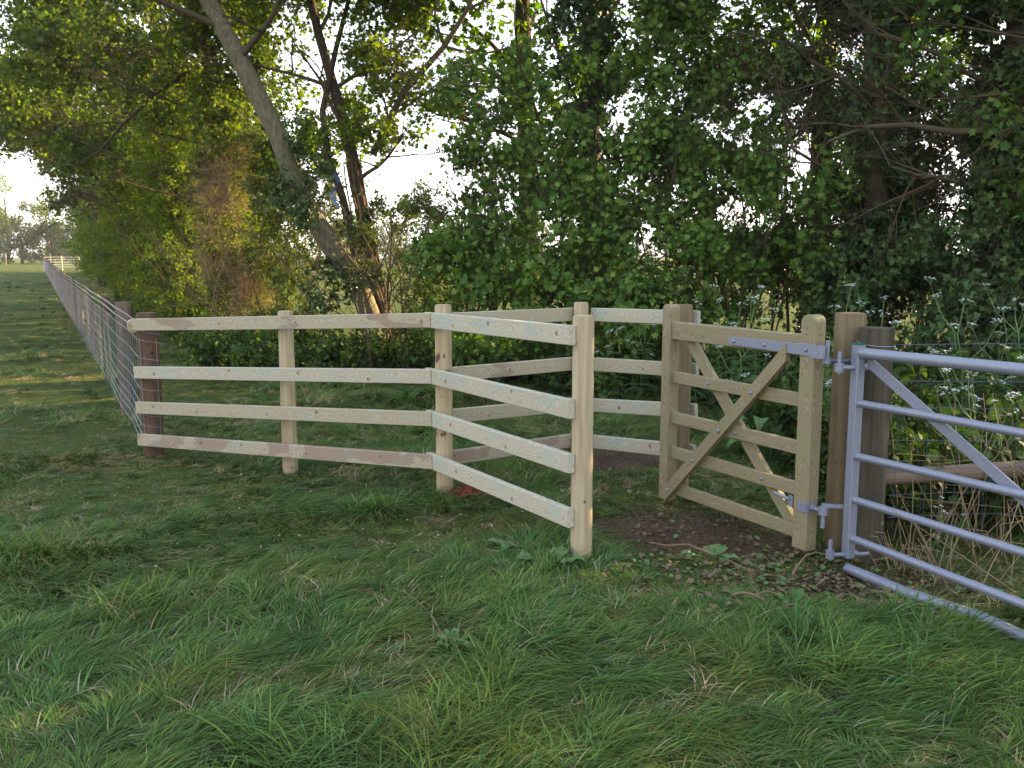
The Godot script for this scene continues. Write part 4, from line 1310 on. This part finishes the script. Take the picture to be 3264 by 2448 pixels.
func build_side_fence() -> void:
	var o := Vector3(1.79, 0, -4.54)
	var t := thing("old_wire_fence", "old dull barbed wire and netting fence tied to the grey post", "fence", o)
	var e := Vector3(0.992, 0, -0.12)
	for k in 3:
		var p := e * (2.3 + 2.5 * k)
		p.y = ground_at(o.x + p.x, o.z + p.z)
		part(t, "stake", round_post(0.045, 1.15, 80.0 + k, 0.1, 0.95), mats["oldpost"], Transform3D(Basis(), p))
	var i := 0
	for y in [1.085, 0.90, 0.77, 0.61, 0.465, 0.34, 0.22]:
		var pts := []
		for k in 15:
			var l := 0.088 + k * 0.52
			pts.append(e * l + Vector3(0, y + 0.008 * sin(k * 1.9 + i) - 0.012 * sin(PI * fposmod(l, 2.3) / 2.3), 0.05))
		var st := starter()
		var r := 0.0024 if i < 2 else 0.0016
		tube(st, pts, pts.map(func(_v): return r), 5)
		if i < 2:
			for k in 60:
				var p: Vector3 = e * (0.15 + k * 0.115) + Vector3(0, y - 0.004, 0.05)
				for j in 2:
					var a := rng.randf() * TAU
					var v := Vector3(cos(a) * 0.5, sin(a), cos(a) * 0.8).normalized() * 0.014
					tube(st, [p - v, p + v], [0.002, 0.0013], 3, 1.0, false)
		part(t, "barbed_wire" if i < 2 else "line_wire", st.commit(), mats["oldwire"])
		i += 1
	var st := starter()
	for k in 45:
		var p := e * (0.12 + k * 0.16) + Vector3(0, 0, 0.05)
		tube(st, [p + Vector3(0, 0.1, 0), p + Vector3(0, 0.77, 0)], [0.0013, 0.0013], 4, 1.0, false)
	part(t, "stay_wires", st.commit(), mats["oldwire"]).set_meta("kind", "stuff")
	part(t, "strut", tube_mesh([Vector3(0.07, 0.40, -0.05), Vector3(0.8, 0.43, -0.1), Vector3(1.6, 0.46, -0.2), Vector3(2.3, 0.5, -0.28)], [0.042, 0.043, 0.043, 0.04], 14, 1.0, 0.06), mats["stake"])

# ------------------------------------------------------------------ plants
func parsley(sd: int, h: float) -> Array:
	var r := RandomNumberGenerator.new()
	r.seed = sd
	var stem := starter()
	var green := starter()
	var white := starter()
	var sc := Color(0.085, 0.13, 0.05)
	var tops := []
	var p := Vector3.ZERO
	var pts := [p]
	for i in 6:
		p += Vector3(r.randf_range(-0.04, 0.04), h / 6.0, r.randf_range(-0.04, 0.04))
		pts.append(p)
	tube(stem, pts, range(7).map(func(i): return lerpf(0.006, 0.0025, i / 6.0)), 5)
	tops.append([p, 0.045])
	for i in range(2, 6):
		for j in 2:
			var a := r.randf() * TAU
			var l := r.randf_range(0.15, 0.32)
			var m: Vector3 = pts[i] + Vector3(cos(a) * l * 0.5, l * 0.5, sin(a) * l * 0.5)
			var q: Vector3 = m + Vector3(cos(a) * l * 0.25, l * 0.55, sin(a) * l * 0.25)
			tube(stem, [pts[i], m, q], [0.003, 0.0024, 0.0017], 4)
			tops.append([q, r.randf_range(0.02, 0.038)])
	for tp in tops:
		var n := r.randi_range(6, 9)
		var tip := Vector3(r.randf_range(-0.5, 0.5), 0, r.randf_range(-0.5, 0.5))
		for k in n:
			var a := TAU * k / n * 2.39
			var rr: float = tp[1] * sqrt((k + 0.5) / n)
			var q: Vector3 = tp[0] + Vector3(cos(a) * rr, 0.03 - rr * 0.3 + (cos(a) * tip.x + sin(a) * tip.z) * rr + r.randf_range(-0.006, 0.006), sin(a) * rr)
			tube(stem, [tp[0] - Vector3(0, 0.01, 0), q], [0.0012, 0.0008], 3, 1.0, false)
			for f in 6:
				var w := q + Vector3(r.randf_range(-1, 1) * 0.008, r.randf_range(0, 0.006), r.randf_range(-1, 1) * 0.008)
				var s := r.randf_range(0.0035, 0.006)
				var c := Color(0.72, 0.74, 0.68)
				var b := r.randf() * TAU
				var u := Vector3(cos(b), r.randf_range(-0.4, 0.4), sin(b)) * s
				var v := Vector3(-sin(b), r.randf_range(-0.4, 0.4), cos(b)) * s
				for vv in [w - u, w + v, w + u, w - u, w + u, w - v]:
					white.set_color(c)
					white.add_vertex(vv)
	for k in 34:
		var y := r.randf_range(0.05, h * 0.75)
		var a := r.randf() * TAU
		var l := r.randf_range(0.12, 0.26) * (1.1 - y / h * 0.5)
		var o := Vector3(0, y, 0)
		for f in 7:
			var fr := (f + 1) / 7.0
			var c := Vector3(cos(a), 0.35 - fr * 0.5, sin(a)) * l * fr + o
			for sgn in [-1, 1]:
				var sd2 := Vector3(-sin(a), 0.1, cos(a)) * float(sgn)
				leaf(green, c, (sd2 + Vector3(cos(a), 0, sin(a)) * 0.5).normalized(), Vector3(0, 1, 0.1), l * 0.34 * (1.15 - fr * 0.7), sc.lerp(Color(0.05, 0.1, 0.03), r.randf()), 1)
	return [stem.commit(), green.commit(), white.commit()]

func build_plants() -> void:
	var protos := [parsley(1, 1.02), parsley(2, 0.85), parsley(3, 1.15)]
	var spots := [[2.05, -5.4, 0, 1.0], [2.15, -6.2, 2, 1.0], [2.75, -5.6, 1, 0.9], [2.95, -6.0, 2, 1.05], [3.2, -5.5, 0, 0.85], [3.3, -6.3, 2, 1.0], [2.55, -5.1, 1, 0.85], [2.9, -5.2, 1, 0.7], [1.75, -7.0, 2, 1.0], [2.0, -7.6, 0, 1.1], [1.55, -7.8, 1, 1.1], [2.75, -7.0, 0, 1.05], [3.7, -6.6, 2, 1.0], [0.95, -9.0, 1, 0.9], [1.3, -9.2, 0, 0.85], [2.1, -4.35, 1, 0.35], [2.35, -3.9, 1, 0.4], [2.45, -3.55, 1, 0.38]]
	for i in spots.size():
		var s: Array = spots[i]
		var near_wire: bool = s[1] > -6.5 and s[0] > 2.0
		var low: bool = s[3] < 0.5
		var label := "white flowering cow parsley behind the old barbed wire fence"
		var group := "cow parsley behind the old wire fence"
		if low:
			label = "low white cow parsley sprouting under the bars of the metal gate"
			group = "low cow parsley under the metal gate"
		elif not near_wire:
			label = "white cow parsley seen through and above the small wooden gate"
			group = "cow parsley past the wooden gate"
		var t := thing("cow_parsley", label, "plant", Vector3(s[0], ground_at(s[0], s[1]), s[1]), group)
		var pr: Array = protos[s[2]]
		t.rotation.y = i * 1.3
		t.scale = Vector3.ONE * float(s[3])
		part(t, "stem", pr[0], plain_green())
		part(t, "foliage", pr[1], mats["grass"])
		var fl := part(t, "flower_head", pr[2], mats["petal"])
		fl.set_meta("kind", "stuff")
	# broad leaved weeds
	broad("dock_plant", "broad-leaved green weed flattened beside the clean pale post", Vector3(0.05, 0, -4.62), 9, 0.10, 0.05)
	broad("dock_plant", "broad-leaved weed trampled on the litter below the small gate", Vector3(0.98, 0, -4.42), 6, 0.09, 0.05)
	broad("dock_plant", "leafy weed cluster at the foot of the clean pale post", Vector3(0.17, 0, -4.33), 9, 0.12, 0.06)
	broad("dock_plant", "tall broad-leaved dock standing past the wooden gate bars", Vector3(1.85, 0, -6.6), 14, 0.22, 0.35)
	broad("dock_plant", "small dark weed in the mown grass short of the rails", Vector3(-0.22, 0, -3.45), 8, 0.06, 0.04)
	broad("dock_plant", "pale limp weed lying near the steel pipe", Vector3(1.25, 0, -3.85), 5, 0.08, 0.04)
	# nettles, ivy and low growth along the foot of the trees
	var xfs := []
	var cols := []
	var xfs2 := []
	var cols2 := []
	for k in 5000:
		var u := rng.randf()
		var x := 0.0
		var z := 0.0
		if u < 0.62:
			x = rng.randf_range(-4.0, 7.0)
			z = lerpf(-12.2, -8.2, clampf((x + 1.0) / 6.5, 0, 1)) - 0.5 + absf(rng.randfn()) * 0.85 + 0.5 * noise.get_noise_2d(x * 1.4, 3.0)
			if x < -0.5 and rng.randf() < 0.4:
				continue
		elif u < 0.82:
			x = rng.randf_range(1.9, 6.0)
			z = rng.randf_range(-8.0, -4.7)
		else:
			var d := rng.randf_range(12.0, 30.0)
			x = hedge_x(d) + rng.randf_range(-0.3, 0.8)
			z = -d
		if soil(x, z) > 0.25:
			continue
		var y := ground_at(x, z)
		var dirn := Vector3(rng.randfn() * 0.3, 1, rng.randfn() * 0.3).normalized()
		var xf := Transform3D(frame_for(dirn).rotated(dirn, rng.randf() * TAU).scaled(Vector3.ONE * rng.randf_range(0.9, 1.7)), Vector3(x, y + rng.randf_range(0.0, 0.32) * (0.5 + absf(noise.get_noise_2d(x * 1.7, z * 1.7)) * 2.2), z))
		var tone := rng.randf_range(0.7, 1.15)
		if rng.randf() < 0.6:
			xfs.append(xf)
			cols.append(Color(tone, tone, tone))
		else:
			xfs2.append(xf)
			cols2.append(Color(tone * 0.9, tone, tone))
	var un := scatter(self, "undergrowth", sprigs["ivy0"], mats["leaf"], xfs, cols)
	tag(un, "dark green nettles and ivy under the trees", "undergrowth")
	un = scatter(self, "undergrowth", sprigs["haw1"], mats["leaf"], xfs2, cols2)
	tag(un, "small-leaved green growth among nettles under the trees", "undergrowth")

func plain_green() -> StandardMaterial3D:
	if not mats.has("stem"):
		mats["stem"] = plain(Color(0.36, 0.45, 0.26), 0.7)
	return mats["stem"]

func broad(called: String, label: String, at: Vector3, count: int, size: float, high: float) -> void:
	at.y = ground_at(at.x, at.z)
	var t := thing(called, label, "weed", at)
	for k in count:
		var st := starter()
		var a := k * 2.4 + rng.randf_range(-0.4, 0.4)
		var l := size * rng.randf_range(0.7, 1.25)
		var w := l * rng.randf_range(0.3, 0.42)
		var o := Vector3(cos(a), 0, sin(a)) * rng.randf_range(0.01, 0.04 + size * 0.35)
		var up := high * rng.randf_range(0.5, 1.2)
		var y := Vector3(cos(a), 0, sin(a))
		var x := Vector3(-sin(a), 0, cos(a))
		var cl := Color(0.075, 0.14, 0.045).lerp(Color(0.12, 0.18, 0.075), rng.randf())
		var prev := []
		for i in 7:
			var f := i / 6.0
			var ww := w * sin(PI * clampf(0.12 + f * 0.88, 0, 1)) * (1.0 + 0.1 * rng.randfn())
			var c := o + y * l * f + Vector3(0, 0.01 + up * sin(PI * f * 0.75) * 0.9, 0)
			var row := [c - x * ww + Vector3(0, 0.015 * rng.randf(), 0), c - Vector3(0, 0.006, 0), c + x * ww + Vector3(0, 0.015 * rng.randf(), 0)]
			if i > 0:
				for s in 2:
					for v in [prev[s], row[s], row[s + 1], prev[s], row[s + 1], prev[s + 1]]:
						st.set_color(cl)
						st.add_vertex(v)
			prev = row
		part(t, "leaf", st.commit(), mats["grass"])

func build_litter() -> void:
	# dead leaves, shavings, twigs
	var st := starter()
	leaf(st, Vector3(0, 0, -0.02), Vector3(0, 0.15, 1), Vector3(0.1, 1, 0), 0.034, Color(1, 1, 1), 1)
	var lm := st.commit()
	var xfs := []
	var cols := []
	for k in 1900:
		var x := 0.0
		var z := 0.0
		if k % 3 < 2:
			x = 1.35 + rng.randfn() * 0.5
			z = -4.15 + rng.randfn() * 0.28
		else:
			x = 1.0 + rng.randfn() * 0.9
			z = -5.2 + rng.randfn() * 0.9
		var n := Vector3(rng.randfn() * 0.4, 1, rng.randfn() * 0.4).normalized()
		xfs.append(Transform3D(frame_for(n).rotated(n, rng.randf() * TAU).scaled(Vector3.ONE * rng.randf_range(0.35, 1.35)), Vector3(x, ground_at(x, z) + rng.randf_range(0.004, 0.03), z)))
		var c := Color(0.09, 0.06, 0.036).lerp(Color(0.15, 0.105, 0.062), rng.randf())
		if rng.randf() < 0.25:
			c = Color(0.09, 0.14, 0.05)
		cols.append(c)
	var o: Node3D = scatter(self, "leaf_litter", lm, mats["litter"], xfs, cols)
	tag(o, "brown dead leaves strewn on bare earth below the gates", "leaf litter")
	# wood shavings
	st = starter()
	for v in [Vector3(-0.5, 0, -0.25), Vector3(0.5, 0.1, -0.25), Vector3(0.5, 0.0, 0.25), Vector3(-0.5, 0, -0.25), Vector3(0.5, 0.0, 0.25), Vector3(-0.5, 0.12, 0.25)]:
		st.set_color(Color(1, 1, 1))
		st.add_vertex(v)
	var cm := st.commit()
	xfs = []
	cols = []
	for k in 560:
		var hub: Array = [[-0.9, -5.3, 0.5], [-0.35, -4.8, 0.35], [-1.5, -5.9, 0.5], [0.9, -6.6, 0.5], [0.3, -5.3, 0.4], [-0.9, -4.4, 0.4]][k % 6]
		var x: float = hub[0] + rng.randfn() * hub[2]
		var z: float = hub[1] + rng.randfn() * hub[2] * 0.6
		var n := Vector3(rng.randfn() * 0.5, 1, rng.randfn() * 0.5).normalized()
		xfs.append(Transform3D(frame_for(n).rotated(n, rng.randf() * TAU).scaled(Vector3.ONE * rng.randf_range(0.005, 0.014)), Vector3(x, ground_at(x, z) + rng.randf_range(0.01, 0.05), z)))
		cols.append(Color(0.45, 0.35, 0.24).lerp(Color(0.3, 0.2, 0.13), rng.randf()))
	o = scatter(self, "wood_shavings", cm, mats["chip"], xfs, cols)
	tag(o, "pale sawdust flakes scattered on grass around the new posts", "sawdust")
	xfs = []
	cols = []
	for k in 420:
		var x := -0.27 + rng.randfn() * 0.07
		var z := -5.66 + rng.randfn() * 0.05
		if k % 4 == 0:
			x = -0.95 + rng.randfn() * 0.08
			z = -6.9 + rng.randfn() * 0.06
		var n := Vector3(rng.randfn(), 1, rng.randfn()).normalized()
		xfs.append(Transform3D(frame_for(n).rotated(n, rng.randf() * TAU).scaled(Vector3(0.02, 0.02, 0.008) * rng.randf_range(0.6, 1.6)), Vector3(x, ground_at(x, z) + rng.randf_range(0.01, 0.055), z)))
		cols.append(Color(0.34, 0.055, 0.05).lerp(Color(0.18, 0.04, 0.035), rng.randf()))
	o = scatter(self, "red_shreds", cm, mats["chip"], xfs, cols)
	tag(o, "small heap of red shreds beside the bark-stained post", "debris")
	# dry stalks by the metal gate
	st = starter()
	for k in 190:
		var x := rng.randf_range(1.95, 3.3)
		var z := rng.randf_range(-4.45, -3.4) if k % 3 == 0 else rng.randf_range(-5.1, -4.4)
		if k % 5 == 0:
			x = 1.75 + rng.randfn() * 0.12
			z = -4.35 + rng.randfn() * 0.1
		if x < 1.72 + (z + 4.4) * 0.4 + 0.12:
			x += 0.25
		var p := Vector3(x, ground_at(x, z), z)
		var hgt := rng.randf_range(0.25, 0.95) if k % 5 != 0 else rng.randf_range(0.08, 0.25)
		var d := Vector3(rng.randfn() * 0.4, 1, rng.randfn() * 0.3).normalized()
		var pts := [p]
		var bend := rng.randi_range(2, 4)
		for i in 5:
			d = (d + Vector3(rng.randfn(), 0, rng.randfn()) * 0.06).normalized()
			if i == bend and rng.randf() < 0.5:
				d = (d + Vector3(rng.randfn() * 1.2, -0.9, rng.randfn() * 0.5)).normalized()
			p += d * hgt / 5.0
			pts.append(p)
		st.set_color(Color(0.34, 0.26, 0.14).lerp(Color(0.22, 0.15, 0.09), rng.randf()))
		tube(st, pts, [0.0028, 0.0026, 0.0024, 0.002, 0.0016, 0.001], 4, 1.0, false)
	o = part(self, "dry_grass_stalks", st.commit(), mats["straw"])
	o.set_meta("kind", "stuff")
	tag(o, "bent dry straw stalks tangled behind the metal gate bars", "dry grass")
	# cut stems on the ground
	for q in [[Vector3(0.72, 0, -4.75), Vector3(1.12, 0, -4.28), 0.009, "pale cut plant stem lying across the litter below the gate"], [Vector3(1.32, 0, -4.25), Vector3(1.52, 0, -4.5), 0.01, "short tan stick lying at the foot of the hinge stile"], [Vector3(0.98, 0, -3.92), Vector3(1.1, 0, -3.78), 0.012, "short dark twig stub on the litter"], [Vector3(0.95, 0, -3.55), Vector3(1.2, 0, -3.75), 0.008, "curved pale green stem on the grass near the pipe"]]:
		var a: Vector3 = q[0]
		var b: Vector3 = q[1]
		a.y = ground_at(a.x, a.z)
		var s := thing("fallen_stem", q[3], "stick", a)
		var pts := []
		for i in 6:
			var p := a.lerp(b, i / 5.0) + Vector3(rng.randfn() * 0.01, 0, rng.randfn() * 0.01)
			p.y = ground_at(p.x, p.z) + 0.03 + 0.03 * sin(PI * i / 5.0)
			pts.append(p - a)
		part(s, "shaft", tube_mesh(pts, range(6).map(func(i): return q[2] * lerpf(0.7, 0.35, i / 5.0)), 7), mats["deadtwig"])
		part(s, "side_shoot", tube_mesh([pts[3], pts[3] + Vector3(0.04, 0.03, 0.03), pts[3] + Vector3(0.09, 0.025, 0.06)], [0.004, 0.003, 0.002], 5), mats["deadtwig"])
	# blue plastic caught in the tree
	st = starter()
	var prev := []
	for i in 16:
		var f := i / 15.0
		var c := Vector3(0.05 * sin(f * 9.0), -0.5 * f, 0.04 * cos(f * 7.0))
		var w := 0.025 + 0.025 * absf(sin(f * 5.0))
		var a := f * 5.0
		var sv := Vector3(cos(a), 0.2, sin(a)) * w
		var row := [c - sv, c + sv]
		if i > 0:
			for v in [prev[0], row[0], row[1], prev[0], row[1], prev[1]]:
				st.set_color(Color(0.10, 0.17, 0.30))
				st.add_vertex(v)
		prev = row
	o = part(self, "plastic_strip", st.commit(), mats["blue"], Transform3D(Basis(), Vector3(-2.31, 2.55, -12.3)))
	tag(o, "torn blue plastic strip caught on the upright tree", "plastic scrap")

# ------------------------------------------------------------------ grass
func tuft(sd: int, count: int, spread: float, l0: float, l1: float, lean: float, fan: float, cols: Array, width: float) -> ArrayMesh:
	var r := RandomNumberGenerator.new()
	r.seed = sd
	var st := starter()
	for k in count:
		var a := r.randf() * TAU
		var o := Vector3(cos(a), 0, sin(a)) * spread * sqrt(r.randf())
		var az := r.randfn() * fan
		var side := Vector3(cos(az), 0, sin(az))
		var l := r.randf_range(l0, l1)
		var tilt := lean * r.randf_range(0.4, 1.2)
		var across := Vector3(-sin(az), 0, cos(az)).rotated(side, r.randf_range(-0.6, 0.6))
		var w := width * r.randf_range(0.6, 1.25)
		var c: Color = cols[r.randi() % cols.size()]
		c = c * r.randf_range(0.6, 1.4)
		var segs := 5
		var p := o
		var prev := [p - across * w * 0.7, p + across * w * 0.7]
		var ang := tilt * 0.3
		for i in segs:
			ang += tilt * 0.42 * (0.6 + 0.4 * i)
			ang = minf(ang, 1.85)
			var d := side * sin(ang) + Vector3.UP * cos(ang)
			p += d * l / segs
			if p.y < 0.012:
				p.y = 0.012 + r.randf() * 0.02
			var ww: float = w * [1.0, 0.95, 0.8, 0.5, 0.06][i]
			var row := [p - across * ww, p + across * ww]
			for v in [prev[0], row[0], row[1], prev[0], row[1], prev[1]]:
				st.set_color(c)
				st.add_vertex(v)
			prev = row
	return st.commit()

func build_grass() -> void:
	var green := [Color(0.078, 0.13, 0.027), Color(0.062, 0.11, 0.026), Color(0.095, 0.145, 0.03), Color(0.13, 0.17, 0.044), Color(0.05, 0.09, 0.024), Color(0.085, 0.13, 0.042)]
	var mixed := green + [Color(0.22, 0.18, 0.09), Color(0.17, 0.165, 0.06), Color(0.26, 0.21, 0.12), Color(0.12, 0.095, 0.05)]
	var swept := [tuft(1, 22, 0.07, 0.16, 0.34, 0.75, 0.4, mixed, 0.0029), tuft(2, 22, 0.06, 0.14, 0.30, 0.85, 0.5, green + mixed, 0.0031), tuft(3, 30, 0.05, 0.18, 0.40, 0.65, 0.3, green, 0.0026)]
	var short := [tuft(4, 24, 0.07, 0.06, 0.15, 0.55, 2.0, mixed, 0.0022), tuft(5, 24, 0.07, 0.05, 0.13, 0.7, 2.0, green, 0.0024)]
	var tall := [tuft(6, 46, 0.06, 0.2, 0.42, 0.45, 2.2, green, 0.003)]
	var straw := [tuft(7, 18, 0.07, 0.1, 0.26, 0.9, 0.8, [Color(0.30, 0.24, 0.13), Color(0.24, 0.18, 0.10), Color(0.36, 0.29, 0.17), Color(0.16, 0.15, 0.06)], 0.0022)]
	var meshes := swept + short + tall + straw
	var xs := []
	var cs := []
	for m in meshes:
		xs.append([])
		cs.append([])
	# [near depth, far depth, tufts per square metre, scale]
	for band in [[1.6, 3.4, 640, 0.78], [3.4, 5.5, 520, 0.8], [5.5, 8.5, 330, 0.88], [8.5, 14.0, 110, 1.15], [14.0, 24.0, 40, 1.5], [24.0, 45.0, 11, 2.2], [45.0, 80.0, 2.5, 3.2]]:
		var z0: float = band[0]
		var z1: float = band[1]
		var half := 0.62 * z1 + 0.7
		var cnt := int(half * 2.0 * (z1 - z0) * band[2])
		for k in cnt:
			var z := -rng.randf_range(z0, z1)
			var x := rng.randf_range(-half, half)
			if absf(x) > 0.62 * -z + 0.7:
				continue
			if -z > 14.0 and x > hedge_x(-z) + 1.2 and -z < 45.0 and rng.randf() < 0.75:
				continue
			var s := soil(x, z)
			var off := Vector2(x - 1.64, z + 4.36)
			var beside := absf(off.x * 0.928 - off.y * 0.373)
			if off.x * 0.373 + off.y * 0.928 > -0.2 and beside < 0.2 and rng.randf() < 0.93:
				continue
			if rng.randf() < s * 1.3:
				continue
			if -z > 6.5 and x > lerpf(2.0, 1.2, clampf((-z - 6.5) / 4.0, 0, 1)) and rng.randf() < 0.5 and -z < 14.0:
				continue
			var flow := noise.get_noise_2d(x * 0.75 + 40.0, z * 0.75) * 3.2 + 0.5
			var patch := noise.get_noise_2d(x * 1.3 - 70.0, z * 1.3)
			var dry := noise.get_noise_2d(x * 1.9 + 170.0, z * 1.9)
			var trod := smooth(-1.5, -2.6, x) * smooth(4.2, 5.0, -z) + smooth(0.3, 1.0, x) * smooth(7.0, 5.8, -z) * smooth(3.4, 4.2, -z)
			var idx := 0
			var u := rng.randf()
			if dry > 0.08 and u < 0.36 or u < 0.05:
				idx = 6
			elif u < clampf(0.32 + trod * 0.55 - patch * 0.6, 0.08, 0.92):
				idx = 3 + rng.randi() % 2
			elif patch > 0.3 and u > 0.9 and trod < 0.5:
				idx = 5
			else:
				idx = rng.randi() % 3
			var yaw := flow + rng.randfn() * 0.6 if idx < 3 or idx == 6 else rng.randf() * TAU
			var sc: float = band[3] * rng.randf_range(0.7, 1.15) * (1.0 - 0.35 * clampf(trod, 0, 1)) * (1.0 + 0.35 * patch)
			var tallness := (0.25 + 0.38 * clampf(patch + 0.2, 0, 1)) * minf(1.0, 1.3 / float(band[3]))
			var bs := Basis(Vector3.UP, yaw).scaled_local(Vector3(sc, sc * tallness, sc))
			xs[idx].append(Transform3D(bs, Vector3(x, ground_at(x, z) - 0.005, z)))
			var tone := rng.randf_range(0.65, 1.3) * (0.95 + 0.2 * patch)
			var warm := clampf(0.3 * dry + rng.randfn() * 0.08, -0.2, 0.25)
			cs[idx].append(Color(tone * (1.0 + warm), tone, tone * (1.0 - warm * 0.6)))
	var labels := ["long wind-combed grass lying across the field", "flattened fresh green grass blades", "long arching grass leaves in swept clumps", "short trodden turf with dry blades", "short green turf", "upright green grass tussocks", "pale dry grass tufts among the green"]
	for i in meshes.size():
		var o := scatter(self, "grass", meshes[i], mats["grass"], xs[i], cs[i])
		tag(o, labels[i], "grass")
